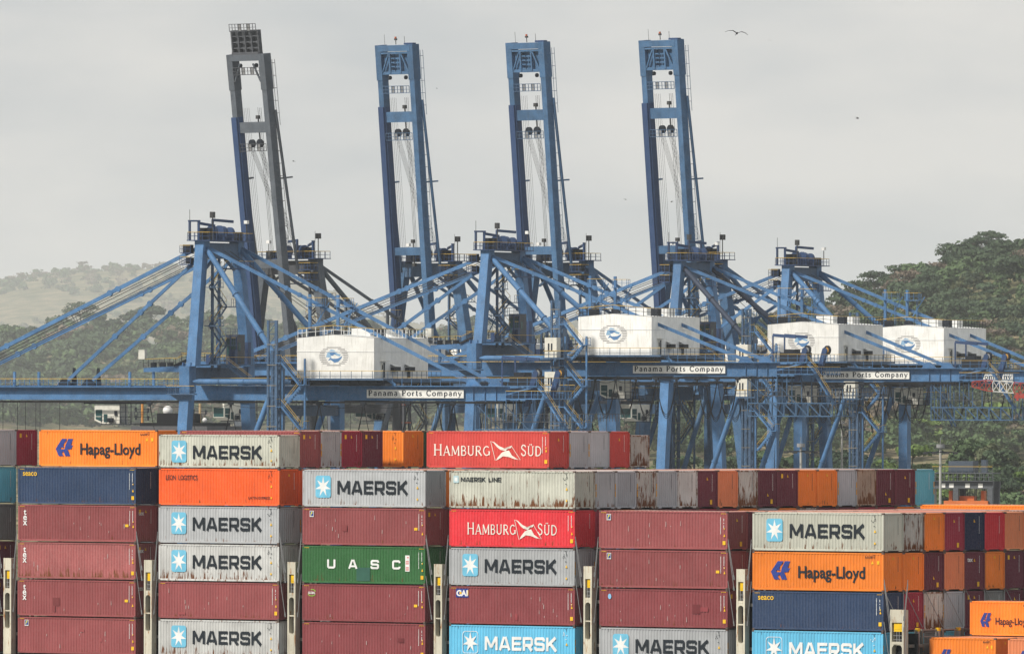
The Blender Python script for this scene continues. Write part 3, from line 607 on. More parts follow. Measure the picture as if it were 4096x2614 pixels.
def container(b, r, base, color, label, art=None, rust=0.0, h=2.872, Ln=12.192, s_off=0.0, group=None, end=True, name='shipping_container'):
    CID[0] += 1; seed = CID[0]
    jit = random.Random(seed); t = empty(name, ship_pt(b*BAY+s_off+jit.uniform(-.02, .02), r*ROW+jit.uniform(0, .02), base), SHIP_RZ)
    tag(t, label, 'container', group)
    rust = max(rust, RUST.get(color, 0)); d = container_meshes(Ln, h); w, fr, ro = cmat(color, rust), cmat(color, rust, 'frame'), cmat(color, rust, 'roof')
    def part(nm, key, mats): return link(nm, cm((key, Ln, h, tuple(m.name for m in mats)), lambda: d[key].mesh(nm, mats)), t)
    part('side_wall', 'side', [w]); part('side_wall', 'back', [w]); part('end_wall', 'end', [w]); part('end_wall', 'far', [w]); part('roof', 'roof', [ro]); part('frame', 'frame', [fr, m_cast]); part('floor', 'floor', [m_dark])
    if art: side_art(t, art, Ln, h, seed)
    if end: end_art(t, color, Ln, h, seed, art == 'tex' or (b == 5 and r == 4 and color == 'maroon' and base > 28))
    return t
HC, ST = 2.872, 2.575
ORD = ['first', 'second', 'third', 'fourth', 'fifth', 'sixth', 'seventh', 'eighth', 'ninth', 'tenth', 'eleventh', 'twelfth', 'thirteenth', 'fourteenth', 'fifteenth', 'sixteenth', 'seventeenth', 'eighteenth']
NAME = {'brown': 'brown', 'brown2': 'faded brown', 'brown3': 'dark brown', 'grey': 'light grey', 'grey2': 'grey', 'greydark': 'dull dark grey', 'cream': 'pale cream', 'white': 'off-white', 'orange': 'orange', 'leon': 'red-orange', 'navy': 'navy blue', 'navydeep': 'deep navy',
        'green': 'green', 'red': 'red', 'redbright': 'bright red', 'crimson': 'crimson', 'maroon': 'dark maroon', 'sky': 'sky blue', 'teal': 'turquoise', 'salmon': 'pale orange', 'rustgrey': 'rust-streaked grey', 'darkgreen': 'dark green', 'rustbrown': 'rusty tan'}
# front row, seen broadside: (bay, tier, colour, art, rust, label)
FRONTS = [
 (0, 2, 'navy', 'seaco', .05, 'navy blue container with yellow lettering, resting on three brown containers'),
 (0, 3, 'brown', 'tex', .1, 'brown container with white upright lettering, directly under the navy blue one'),
 (0, 4, 'brown2', 'tex', .42, 'faded brown container with white upright lettering and dark mould along its lower edge'),
 (0, 5, 'brown', 'tex', .1, 'brown container with white upright lettering, just above one with a small square blue label'),
 (0, 6, 'brown', 'flag_label', .1, 'brown container with square blue and yellow label, lowest under the upright lettered brown containers'),
 (1, 2, 'leon', 'leon', .05, 'red-orange container with small black lettering at top and bottom'),
 (1, 3, 'grey', 'star', .12, 'light grey container with star logo directly under the red-orange container'),
 (1, 4, 'white', 'star', .4, 'off-white container with star logo and heavy rust streaks, above a plain brown container'),
 (1, 5, 'brown', 'plain', .12, 'plain brown container between two rusty off-white containers with star logos'),
 (1, 6, 'white', 'star', .34, 'rust-spotted off-white container with star logo, below a plain brown container'),
 (2, 2, 'grey', 'star', .08, 'clean light grey container with star logo, beside the rusty container with small dark lettering'),
 (2, 3, 'brown', 'flag_label', .1, 'brown container with square label, directly on top of the green container'),
 (2, 4, 'green', 'uasc', .12, 'green container with four wide-spaced white letters and a white paper label'),
 (2, 5, 'brown3', 'global', .08, 'brown container with small green swirl logo, directly under the green container'),
 (2, 6, 'brown3', 'plain', .08, 'plain dark brown container two places under the green container'),
 (3, 2, 'cream', 'star_line', .58, 'rusty cream container with small star logo and small dark lettering near its top'),
 (3, 3, 'redbright', 'ham2', .08, 'bright red container with cream flag emblem and serif lettering'),
 (3, 4, 'grey', 'star', .06, 'light grey container with star logo directly under the bright red container'),
 (3, 5, 'brown3', 'cai', .08, 'dark brown container with a blue rectangular label and big white letters'),
 (3, 6, 'sky', 'star_sky', .05, 'sky blue container with white outlined star logo, under the dark brown one with blue label'),
 (4, 3, 'brown', 'flag_label', .1, 'brown container with square label, uppermost of its stack of three browns'),
 (4, 4, 'brown', 'flag_label', .12, 'brown container with square label, between two other browns in its stack'),
 (4, 5, 'brown3', 'dot', .08, 'brown container with a round pale blue label, above a light grey one with star logo'),
 (4, 6, 'grey', 'star', .08, 'light grey container with star logo at the foot of a stack of three browns'),
 (5, 3, 'cream', 'star', .22, 'pale cream container with teal star logo, resting on a bright orange container'),
 (5, 4, 'orange', 'hapag', .04, 'bright orange container with blue logo, between a cream container and a navy one'),
 (5, 5, 'navy', 'seaco', .05, 'navy blue container with yellow lettering, directly under a bright orange container'),
 (5, 6, 'sky', 'star_sky', .05, 'sky blue container with white outlined star logo, directly under a navy container')]
for b_, k, c_, a_, ru, lab in FRONTS:
    t = container(b_, 0, tier_base(k), c_, lab, a_, ru)
    if c_.startswith('brown'):                              # repairs, scuffs and faded panels, different on each box
        q = random.Random(b_*31+k); base = PAINT[c_]
        for i in range(q.choice((0, 0, 1, 1, 2))):
            x = q.uniform(1.5, 10); z = q.uniform(.3, 1.8); f_ = q.choice((.62, .8, 1.12, 1.2))
            mark('repair_patch', ('rp', b_, k, i), [rect(x, x+q.uniform(.25, .8), z, z+q.uniform(.2, .75))], flat(f'patch_paint_{b_}_{k}_{i}', tuple(min(1, v*f_) for v in base), .6), t)
        mark('scuff_mark', ('sc', b_, k), [([(x, z), (x+.05, z), (x+.05+q.uniform(-.02, .02), z+l_), (x+.01, z+l_)], 0) for x, z, l_ in [(q.uniform(1, 11), q.uniform(.3, 2.0), q.uniform(.06, .4)) for _ in range(q.randint(4, 9))]], flat('scuff_paint', (.5, .42, .4), .7), t)
# top tier
container(0, 1, tier_base(1), 'orange', 'bright orange container with blue logo, standing above and behind the navy blue one', 'hapag', .04)
container(1, 0, tier_base(1), 'cream', 'low pale cream container with star logo on top of the red-orange container', 'star', .3, h=ST)
container(2, 6, tier_base(1), 'red', 'dull red container with cream flag emblem and lettering across its whole side', 'ham1', .12)
container(1, 6, tier_base(1), 'orange', 'orange container on the top tier beside an empty slot, next to dark maroon ends', 'plain_dark', .1)
container(-1, 0, tier_base(1), 'grey2', 'grey container end on the top tier beside the dark red one, above the turquoise end', None, .15)
container(-1, 1, tier_base(1), 'crimson', 'dark red container end on the top tier beside the bright orange side', None, .05)
for i, (c_, ru) in enumerate((('brown', .1), ('grey', .4), ('crimson', .05), ('maroon', .05))):
    container(1, 1+i, tier_base(1), c_, f'{NAME[c_]} container end, {ORD[i]} behind the low cream container on the top tier', 'plain' if i == 0 else None, ru)
container(1, 7, tier_base(1), 'darkgreen', 'dark green container end squeezed behind the orange container on the top tier', None, .1)
for i, (c_, ru, hh) in enumerate((('grey2', .1, HC), ('grey2', .05, HC), ('red', .05, HC), ('rustgrey', .5, ST))):
    container(2, 7+i, tier_base(1), c_, f'{"low " if hh == ST else ""}{NAME[c_]} container end, {ORD[i]} behind the dull red container with flag emblem', None, ru, h=hh)
# second tier: the row of ends behind the rusty cream container, and what carries the top tier
for i, (c_, ru) in enumerate((('grey', .25), ('grey2', .05), ('rustgrey', .6), ('grey2', .05), ('white', .5), ('maroon', .05), ('salmon', .08), ('rustgrey', .4), ('maroon', .04), ('maroon', .04), ('orange', .05), ('orange', .12), ('grey2', .1), ('rustbrown', .55), ('maroon', .04), ('maroon', .05), ('teal', .05))):
    container(3, 1+i, tier_base(2), c_, f'{NAME[c_]} container end, {ORD[i]} behind the rusty cream container with small dark lettering', None, ru)
pal = ['maroon', 'grey2', 'brown', 'crimson', 'orange', 'brown3', 'grey', 'rustgrey']
for r_ in range(1, 11): c_ = pal[(r_*3+1) % 8]; container(2, r_, tier_base(2), c_, f'{NAME[c_]} container roof, {ORD[r_-1]} behind the clean light grey container with star logo', None, .15, end=r_ < 3)
# third tier: roofs and slivers behind
for r_ in range(1, 18):
    c_ = 'crimson' if r_ == 1 else ['orange', 'maroon', 'orange', 'crimson', 'maroon', 'grey2', 'crimson', 'rustgrey'][(r_*5) % 8]
    container(3, r_, tier_base(3), c_, f'{NAME[c_]} container, {ORD[r_-1]} behind the bright red container with flag emblem', None, .1, end=r_ < 2)
for r_ in range(1, 18):
    c_ = 'maroon' if r_ == 1 else ('orange' if r_ >= 16 else ['brown', 'salmon', 'maroon', 'brown', 'rustgrey'][r_ % 5])
    container(4, r_, tier_base(3)+(.2 if r_ >= 16 else (-.13 if r_ > 1 else 0)), c_, f'{NAME[c_]} container, {ORD[r_-1]} behind the uppermost brown of the stack of three', None, .1, end=r_ < 2)
# ends beside the stair-stepped bay: columns behind the cream / orange / navy / sky blue fronts
for k, ref, cols in ((3, 'pale cream container with teal star logo', ['rustbrown', 'rustgrey', 'orange', 'crimson', 'navydeep', 'redbright', 'salmon', 'orange']),
                     (4, 'bright orange container between cream and navy ones', ['orange', 'orange', 'maroon', 'salmon', 'maroon', 'orange', 'maroon', 'brown3']),
                     (5, 'navy container under a bright orange one', ['navydeep', 'crimson', 'rustgrey', 'grey2', 'maroon', 'greydark', 'maroon', 'maroon']),
                     (6, 'sky blue container under a navy one', ['teal', 'teal', 'greydark', 'teal', 'maroon', 'greydark', 'maroon', 'maroon'])):
    for i, c_ in enumerate(cols[1:] if False else cols):
        if i == 0: continue
        container(5, i, tier_base(k), c_, f'{NAME[c_]} container end, {ORD[i-1]} behind the {ref}', None, .55 if c_.startswith('rust') else .06)
# containers seen only as ends in the gaps between the stacks
GAPN = {-1: 'the turquoise end', 0: 'the stack of upright lettered browns', 1: 'the stack under the red-orange container', 2: 'the stack with the green container', 3: 'the stack with the bright red container', 4: 'the stack of three browns'}
gapc = {(-1, 2): 'teal', (-1, 3): 'greydark', (-1, 4): 'maroon', (-1, 5): 'maroon', (-1, 6): 'brown3', (0, 2): 'navydeep', (1, 2): 'leon', (1, 3): 'grey2', (1, 4): 'greydark', (2, 4): 'darkgreen', (3, 4): 'greydark'}
for b_ in range(-1, 5):
    for k in range(2, 7):
        if b_ == -1: container(-1, 0, tier_base(k), gapc[(-1, k)], f'{NAME[gapc[(-1, k)]]} container end, {ORD[k-1]} tier down under the topmost grey end', None, .05)
        if b_ == -1 or (b_ == 2 and k == 2) or (b_ == 3 and k < 4) or (b_ == 4 and k < 4): continue
        c_ = gapc.get((b_, k), ['maroon', 'brown3', 'greydark', 'maroon'][(b_+k) % 4])
        container(b_, 1, tier_base(k), c_, f'{NAME[c_]} container, {ORD[k-1]} tier down, just behind {GAPN[b_]}', None, .08)
# twenty-foot boxes beyond the last gap
container(6, 1, 24.66, 'orange', 'short bright orange container with blue logo, low beside the lashing platform', 'hapag', .1, h=ST, Ln=6.058)
container(6, 1, 24.66, 'salmon', 'short faded orange container with blue logo, end to end with the brighter short one', 'hapag', .2, h=ST, Ln=6.058, s_off=7.2)
container(6, 3, 24.66+ST+.02, 'orange', 'short orange container standing higher than the other short ones, in front of maroon ends', 'hapag', .08, h=ST, Ln=6.058)
for r_ in (2, 3): container(6, r_, 24.66, 'orange' if r_ == 2 else 'maroon', f'short {"orange" if r_ == 2 else "dark maroon"} container {ORD[r_-2]} behind the low bright orange short one', None, .1, h=ST, Ln=6.058)
# what the stacks stand on: the ship's hull, below the lower edge of the view
m_hull = painted('hull_paint', (.03, .06, .12), .5, .5, .3)
hull = empty('container_ship', ship_pt(30, 22, 0), SHIP_RZ); tag(hull, 'large container ship hull carrying the stacked containers', 'ship')
hb = MB(); n = 40; ring_ = []
for i in range(n): a = 2*math.pi*i/n; ring_.append((150*math.copysign(abs(math.cos(a))**.35, math.cos(a)), 24*math.copysign(abs(math.sin(a))**.3, math.sin(a))))
for z, kx, ky in ((-9, .94, .9), (0, .97, .97), (18, 1, 1)): hb.v += [(x*kx, y*ky, z) for x, y in ring_]
for l in range(2):
    for i in range(n): hb.f.append([l*n+i, l*n+(i+1) % n, (l+1)*n+(i+1) % n, (l+1)*n+i]); hb.m.append(0)
hb.f.append([2*n+i for i in range(n)]); hb.m.append(0); hb.build('hull', m_hull, hull)
for i in range(-1, 8):
    MB().box(i*BAY-30-.1, i*BAY-30+12.3, -22+.1, 22.6, 18.02, 24.62).build('hatch_coaming', m_dark, hull)
# ------------------------------------------------------------------ lashing bridges in the gaps
m_lash = painted('lashing_bridge_paint', (.58, .54, .43), .55, .8, .66, .35, rustcol=(.33, .15, .05)); m_ybox = flat('yellow_gear', (.8, .5, .02), .5); m_steel = flat('galvanised_steel', (.3, .3, .3), .5, .3)
m_lashd = painted('lashing_bridge_beam_paint', (.16, .15, .13), .7, .6, .3)
def lashing_bridge(i, ztop, label, wide=.8, deep=.55):
    t = empty('lashing_bridge', ship_pt(i*BAY-1.18, 0, 24.62), SHIP_RZ); tag(t, label, 'lashing bridge', 'lashing bridges between the container stacks')
    H_ = ztop-24.62; w = wide/2; mb = MB(); fr = .15
    z1, z2 = H_-.95, H_-2.35; o0, o1 = H_-5.3, H_-2.9
    y0, y1 = .1, .1+deep
    mb.box(-w, -w+fr, y0, y1, 0, H_); mb.box(w-fr, w, y0, y1, 0, H_-.02); mb.box(-w+fr, w-fr, y0+.02, y1, z1, H_-.01); mb.box(-w+fr, w-fr, y0+.02, y1, o1+.35, z2)
    q = w-fr; r_ = q
    def half(up, zc):
        pts = arc(0, 0, q, q*.9, 0, 180, 8); pts = [(a, zc+(b if up else -b)) for a, b in pts]; edge = zc+(.36 if up else -.36)
        poly = [(q, edge), *pts, (-q, edge)]
        mb.prism(poly if up else poly[::-1], lambda a, b, d: (a, d, b), y0+.02, y1)
    half(True, o1-.02); half(False, o0+.02); mb.box(-q, q, y0+.02, y1, 0, o0-.34); mb.box(-q, q, y0+.04, y0+.1, (o0+o1)/2-.05, (o0+o1)/2+.05)
    mb.build('pillar', m_lash, t); MB().box(-q, q, y1-.06, y1-.01, 0, H_-.1).build('opening_shade_plate', m_dark, t)  # near-black sheet added so the pillar openings look dark
    MB().box(-q+.12, q, y0+.12, y0+.5, z1-.66, z1-.03).box(-q+.2, q-.1, y0+.1, y0+.13, z1-.5, z1-.2).build('gear_box', m_ybox, t)
    pl = MB()
    for k in range(3): pl.beam((-q, y0+.15, z2+.15+.3*k), (q, y0+.15, z2+.15+.3*k), .04, .04)
    pl.beam((-.1, y0+.15, z2), (-.1, y0+.15, z1-.6), .05, .05); pl.beam((.12, y0+.15, z2), (.12, y0+.15, z1-.6), .05, .05); pl.build('grating', m_steel, t)
    MB().box(-1.05, 1.05, y1+.6, y1+.7, 0, z2+.6).build('gap_shade_panel', m_dark, t)  # near-black panel added to stand for deep shade in the stack gap
    wk = MB()
    for z in (z2-.2, o0-.5, o0-3.4):
        if z > 0: wk.box(-.75, .75, y1+.05, 42, z-.22, z)
    for r__ in range(1, 17):
        y = r__*ROW+.2
        if y > y1+.3: wk.box(-.35, -.15, y, y+.18, 0, z2+.9); wk.box(.15, .35, y, y+.18, 0, z2+.9)
    wk.build('walkway', m_lashd, t)
    rd = MB(); zt = H_
    for sx in (-1, 1):
        for (za, zb_) in ((H_+2.2, H_-.8), (H_+1.9, H_-1.6), (H_-.9, H_-4.2)):
            rd.tube([(sx*1.1, -.02, za), (sx*.62, .12, zb_)], .028, 5); rd.tube([(sx*.66, .1, zb_+.35), (sx*.62, .12, zb_)], .055, 5)
    tag(rd.build('lashing_rods', m_steel, t), kind='stuff'); return t
for i, zt, lab in ((0, 32.1, 'cream lashing pillar with yellow gear box, beside the turquoise end'), (1, 32.1, 'cream lashing pillar with yellow gear box, between the upright lettered browns and the star containers'), (2, 32.1, 'rust-topped lashing pillar between the rusty star containers and the green container'),
                   (3, 32.1, 'cream lashing pillar between the green container and the star containers'), (4, 32.1, 'cream lashing pillar between the grey star container and the stack of three browns'), (5, 32.05, 'cream lashing pillar between the stack of three browns and the bright orange side')): lashing_bridge(i, zt, lab)
t = lashing_bridge(6, 29.25, 'wide low lashing pillar with double yellow gear boxes beside the sky blue container', 1.25)
pf = MB(); y = 2.2; zt = 4.0
pf.rail([(.2, y, zt-1.9), (.2, y+14, zt-1.9)], 1.0, 2.47, .07, True, 1)
pf.build('railing', [m_steel, m_steel], t)
for k in range(6):
    pp = MB().box(.1, .34, y+k*2.47, y+k*2.47+.24, .0, zt-1.0); pp.mi = 1; pp.box(.09, .35, y+k*2.47-.01, y+k*2.47+.25, zt-.99, zt-.75); pp.build('post', [m_steel, m_ybox], t)
# lashing rods on the stepped bay
for r_ in range(0, 7):
    p0 = ship_pt(6*BAY-2.3, 0, 24.62)
    ro = empty('lashing_rod_pair', ship_pt(5*BAY+12.22, r_*ROW, 27.6), SHIP_RZ); tag(ro, f'pair of thin crossed lashing rods on the {ORD[r_]} end of the navy tier', 'lashing rod', 'lashing rods on the stepped bay')
    MB().tube([(.03, .1, 2.9), (.55, 1.5, .3)], .03, 5).build('rod', m_steel, ro); MB().tube([(.03, 2.35, 2.9), (.55, 1.7, .3)], .03, 5).build('rod', m_steel, ro)
# ------------------------------------------------------------------ quay cranes
SERIF_BOLD = {k: (w, [(p_, s_*1.75) for p_, s_ in st]) for k, (w, st) in SERIF.items()}
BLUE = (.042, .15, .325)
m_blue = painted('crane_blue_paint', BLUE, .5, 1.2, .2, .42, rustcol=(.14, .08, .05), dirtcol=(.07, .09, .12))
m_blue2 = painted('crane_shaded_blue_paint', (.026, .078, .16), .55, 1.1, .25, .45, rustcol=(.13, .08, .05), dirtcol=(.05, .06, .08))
m_blue3 = painted('crane_half_shaded_blue_paint', (.03, .108, .225), .5, 1.2, .2, .45, rustcol=(.12, .08, .05), dirtcol=(.05, .06, .08))  # darker copy of the crane blue, shade of the raised booms painted in
m_navy = painted('crane_navy_paint', (.022, .055, .14), .5, .5, .1, .1)
m_grey = painted('crane_grey_paint', (.07, .086, .106), .6, 1.0, .3, .35, rustcol=(.3, .2, .14))
m_greyd = painted('crane_dark_grey_paint', (.05, .055, .065), .65, .7, .2, .3)
m_iron = flat('dark_machinery', (.018, .022, .03), .6); m_rope = flat('wire_rope', (.05, .05, .052), .6); m_rubber = flat('black_cable', (.012, .012, .013), .6)
m_yrail = flat('yellow_rail', (.55, .36, .07), .5); m_house = painted('machinery_house_white', (.86, .85, .81), .55, .6, .26, .65, rustcol=(.20, .15, .10), dirtcol=(.34, .32, .24))
m_roofw = flat('roof_white', (.72, .72, .70), .6); m_cab = flat('cab_cream', (.68, .66, .58), .5); m_glass = flat('cab_glass', (.025, .075, .075), .08)
m_sign = flat('sign_white', (.80, .79, .74), .5); m_ink = flat('sign_ink', (.03, .035, .05), .6); m_lgrey = flat('logo_grey', (.36, .35, .34), .6); m_lblue = flat('logo_blue', (.10, .22, .42), .6); m_lpale = flat('logo_pale_blue', (.28, .45, .62), .6)
m_oran = flat('orange_red_steel', (.5, .12, .05), .6); m_lamp = flat('floodlight_housing', (.06, .06, .06), .5); m_lens = flat('floodlight_lens', (.75, .75, .72), .2); m_sheave = flat('sheave_orange', (.45, .24, .05), .5)
Q0 = 5.0                                            # quay level
APX = 67.4
def lerp(a, b, t): return tuple(x+(y-x)*t for x, y in zip(a, b))
def catenary(a, b, sag, n=10): return [(a[0]+(b[0]-a[0])*i/n, a[1]+(b[1]-a[1])*i/n, a[2]+(b[2]-a[2])*i/n-sag*4*(i/n)*(1-i/n)) for i in range(n+1)]
def make_crane(label, g=0.0, raised=None, main=None, shade=None, cab_u=-18, sign_u=26.2, group='quay cranes', lifts=False, sh=0, boomL=59.5, loops=7.1, basket=True, rail_mat=None):
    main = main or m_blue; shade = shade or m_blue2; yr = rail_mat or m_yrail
    t = empty('quay_crane'); tag(t, label, 'crane', group)
    N = lambda: MB((0, 0, -Q0))
    def P(mb, name, mats, parent=None): return mb.build(name, mats, parent or t)
    GT, GB = 46.05+g, 43.9+g; vN, vF = 7.2, 15.8; hw = .6
    def each(name, mats, boxes, parent=None):
        for b_ in boxes: P(N().box(*b_), name, mats, parent)
    # --- waterside legs, knuckles, crossbeam
    for vb, va, vl in ((1.5, 5.2, 0.6), (21.5, 17.8, 22.4)):
        P(N().taper((.45, vb, 48.9+g), (.2, va, APX), (1.45, 1.9), (1.3, 1.9)).taper((.2, va, APX-1.6), (.2, va, APX), (1.5, 2.1), (1.5, 2.1)), 'upper_leg', main)
        o = -1 if vb < 10 else 1
        kb = N(); kb.box(-1.0, .6, vl-.9+(0 if o < 0 else -.3), vl+1.5+(0 if o < 0 else -.3), 45.0+g, 48.9+g)
        for q in (-.8, .45): kb.cbox((q, vl+.2, 49.1+g), (.12, .7, .7))
        P(kb, 'leg_knuckle', main)
        P(N().taper((-.2, vl+o*2.3, 30), (-.2, vl+.2, 45.0+g), (1.5, 1.9), (1.5, 2.1)).taper((-.2, vl+o*2.3, Q0), (-.2, vl+o*2.3, 30), (1.5, 1.9), (1.5, 1.9)), 'lower_leg', main)
        pf = N(); z = 45.2+g; c = vl
        pf.box(-2.6, 1.9, c-2.0, c-.95, z-.5, z-.35); pf.box(-2.6, -1.1, c-.95, c+1.5, z-.5, z-.35)
        pf.add([(-2.2, c-1.6, z-.5), (1.5, c-1.6, z-.5), (.9, c-.9, z-1.4), (-1.1, c-.9, z-1.4)], [(0, 1, 2, 3)])
        pf.rail([(1.9, c-2, z-.35), (-2.6, c-2, z-.35), (-2.6, c+1.5, z-.35)], 1.15, .8, .06); P(pf, 'leg_platform', [shade, yr])
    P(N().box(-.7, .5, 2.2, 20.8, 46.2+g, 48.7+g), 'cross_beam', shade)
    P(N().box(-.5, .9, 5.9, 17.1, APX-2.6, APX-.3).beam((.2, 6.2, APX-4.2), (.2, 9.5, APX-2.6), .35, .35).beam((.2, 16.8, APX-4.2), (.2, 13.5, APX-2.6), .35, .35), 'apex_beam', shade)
    # --- landside legs, pipes and braces
    LU = 14.6
    for vl in (0.2, 22.3):
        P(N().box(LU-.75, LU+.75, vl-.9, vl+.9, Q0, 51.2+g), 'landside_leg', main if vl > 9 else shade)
        va = 5.2 if vl < 9 else 17.8
        pipe = N(); a = (.9, va, APX-1.2); b = (LU-.3, vl, 50.2+g); pipe.tube([a, lerp(a, b, .02), lerp(a, b, .97), b], [.3, .42, .42, .3], 12)
        for k in (.42, .78): pipe.tube([lerp(a, b, k-.004), lerp(a, b, k+.004)], .56, 12)
        smooth(P(pipe, 'frame_pipe', main))
        hp = N(); z = 46.6+g; vv_ = vl+.2 if vl < 9 else vl-.2
        hp.tube([(.8, vv_, z), (1.8, vv_, z), (LU-1.6, vv_, z), (LU-.7, vv_, z)], [.15, .42, .42, .2], 12)
        for k in (5, 9): hp.tube([(k, vv_, z), (k+.12, vv_, z)], .52, 12)
        smooth(P(hp, 'tie_pipe', main))
        br = N(); a = (LU-.6, vl, 46.0+g); b = (.6, vl, 14); br.tube([a, lerp(a, b, .06), lerp(a, b, .98), b], [.7, .44, .44, .3], 12)
        br.tube([lerp(a, b, .42), lerp(a, b, .425)], .56, 12)
        smooth(P(br, 'leg_brace', main))
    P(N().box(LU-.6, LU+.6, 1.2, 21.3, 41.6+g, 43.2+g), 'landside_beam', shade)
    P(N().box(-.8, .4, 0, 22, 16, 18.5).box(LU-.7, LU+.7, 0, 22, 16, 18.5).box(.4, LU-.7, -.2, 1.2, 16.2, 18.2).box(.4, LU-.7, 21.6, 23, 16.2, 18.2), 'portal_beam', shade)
    for u_ in (-.2, LU):
        for vl in (-1.7, 22.3): P(N().cbox((u_, vl, Q0+.6), (1.6, 6, 1.2)), 'bogie', m_iron)
    # --- main girders (landside)
    for v_ in (vN, vF):
        gb = N().box(-2.2, 48.3, v_-hw, v_+hw, GB, GT)
        for u_ in np.arange(2, 48, 3.2): gb.box(u_, u_+.1, v_-hw-.12, v_-hw, GT-.75, GT-.02)
        for u_ in (43, 44.8, 46.6, 48.2): gb.box(u_, u_+.08, v_-hw-.22, v_-hw, GB+.02, GT-.04)
        P(gb, 'main_girder', main)
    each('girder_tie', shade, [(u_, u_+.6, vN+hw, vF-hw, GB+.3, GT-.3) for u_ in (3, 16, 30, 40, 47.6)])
    # --- boom
    H0 = (-2.4, GB+1.0)
    if raised is None:
        for v_ in (vN, vF):
            bb = N().box(-52, -2.5, v_-hw, v_+hw, GB, GT)
            for u_ in (-31, -12.2): bb.box(u_, u_+.35, v_-hw-.35, v_-hw, GT-.5, GT+2.0)
            for z in (.55, .68, .81): bb.mi = 1; bb.box(-52, -2.5, v_-hw-.05, v_-hw, GT-z-.04, GT-z); bb.mi = 0
            P(bb, 'boom_girder', [main, shade])
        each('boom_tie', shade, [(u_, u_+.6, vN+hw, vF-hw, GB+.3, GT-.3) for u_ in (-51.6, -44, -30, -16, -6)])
        wk = N().box(-51.5, -3, vN-1.6, vN-hw, GT-.28, GT-.18).rail([(-51.5, vN-1.55, GT-.18), (-3, vN-1.55, GT-.18)], 1.15, 1.55, .065); P(wk, 'boom_walkway', [main, yr])
        wk = N().box(-51.5, -3, vF+hw, vF+1.6, GT-.28, GT-.18).rail([(-51.5, vF+1.55, GT-.18), (-3, vF+1.55, GT-.18)], 1.15, 1.55, .065); P(wk, 'boom_walkway', [main, yr])
        for v_, va in ((vN, 5.2), (vF, 17.8)):
            for ua, zo, w in ((-44.5, 0, .55), (-23, -2.4, .5)):
                a = (-.5, va, APX-1.1+zo*.3) if zo == 0 else (-.4, va, APX-2.6); b = (ua, v_, GT+.25)
                st = N().beam(a, b, .22, w)
                for k in ((.3, .33, .72, .78) if zo == 0 else (.36, .43, .62)): st.tube([(x, y-.2, z) for x, y, z in [lerp(a, b, k)]]+[(x, y+.2, z) for x, y, z in [lerp(a, b, k)]], .45, 10)
                P(st, 'forestay', main)
                P(N().prism([(ua-1.2, GT-.1), (ua+1.3, GT-.1), (ua+.4, GT+1.0), (ua-.3, GT+1.0)], lambda a_, b_, d: (a_, d, b_), v_-.3, v_+.3).prism([(ua+.9, GT), (ua+1.8, GT), (ua+1.45, GT+2.6), (ua+1.15, GT+2.6)], lambda a_, b_, d: (a_, d, b_), v_+.4, v_+.7), 'stay_anchor', m_iron)
        rp = N()
        for i, (vv_, dz, du) in enumerate(((8.2, -.8, 0), (8.6, -1.4, 1), (13, -.9, 0), (13.4, -1.3, 1), (13.8, -1.7, 1.5))): rp.tube([(-.6, vv_, APX-1.0+dz*.4), (-44+du, vv_-.4, GT+.5)], .055, 5)
        P(rp, 'boom_hoist_rope', m_rope)
        P(N().box(-52, 48, vN-1.35, vN-1.1, GB-.42, GB-.12).box(-52, 48, vF+1.1, vF+1.35, GB-.42, GB-.12), 'festoon_rail', m_rubber)
        hr = N()
        for u_ in (-36, -34.2, -32, -30.6, -30.2, -28.4, -26): hr.tube([(u_, 9+(u_*7 % 5), GB-.4), (u_, 9+(u_*7 % 5), 30)], .045, 4)
        P(hr, 'hoist_rope', m_rope)
    else:
        al = R(raised); ca, sa = math.cos(al), math.sin(al)
        bp = lambda l, v_, d=0: (H0[0]-l*ca-d*sa, v_, H0[1]+l*sa-d*ca)      # l along the boom, d towards the water
        hv = .7; vN, vF = 7.5, 15.5
        for v_, nav in ((vN, False), (vF, True)):
            b_ = N(); b_.beam(bp(0, v_), bp(boomL-5, v_), 1.2, 2*hv, (-sa, 0, -ca)); P(b_, 'boom_girder', main)
            if nav or main is m_grey and v_ == vF: P(N().beam(bp(2, v_, .86), bp(boomL-10.5, v_, .86), 1.26, .3, (-sa, 0, -ca)).beam(bp(2, v_-.7, .1), bp(boomL-10.5, v_-.7, .1), .18, 1.1, (-sa, 0, -ca)), 'cable_cover', m_navy)
            sgn = 1 if v_ > 10 else -1; a = bp(boomL-9.5, v_+sgn*.75, -.7); k1 = bp(20.5, v_+sgn*1.0, -2.3)
            st = N().beam(a, k1, .36, .34); md = bp(36, v_+sgn*.9, -1.6); st.beam(bp(36, v_, -.3), bp(36, v_+sgn*1.0, -2.9), .5, .26); P(st, 'folded_stay', main)
            hd = N(); hd.beam(bp(boomL-6, v_), bp(boomL, v_), 1.4, 1.6, (-sa, 0, -ca)); P(hd, 'boom_head', main)
        v0, v1 = vN, vF; fr = N(); L_ = boomL
        fr.beam(bp(L_-.6, v0), bp(L_-.6, v1), 1.0, 1.7, (-sa, 0, -ca)); fr.beam(bp(L_-4.8, v0+.7, .4), bp(L_-4.8, v1-.7, .4), .5, .5); fr.beam(bp(L_-1.4, v0+.7, .6), bp(L_-1.4, v1-.7, .6), .3, .3)
        for k in (.33, .66): fr.beam(bp(L_-4.8, v0+(v1-v0)*k, .6), bp(L_-1.2, v0+(v1-v0)*k, .6), .35, .35)
        for k in range(5):
            for (qa, qb) in ((.36, .49), (.52, .63)): fr.beam(bp(L_-4.4+k*.7, v0+(v1-v0)*qa, .5), bp(L_-4.4+k*.7, v0+(v1-v0)*qb, .5), .22, .22)
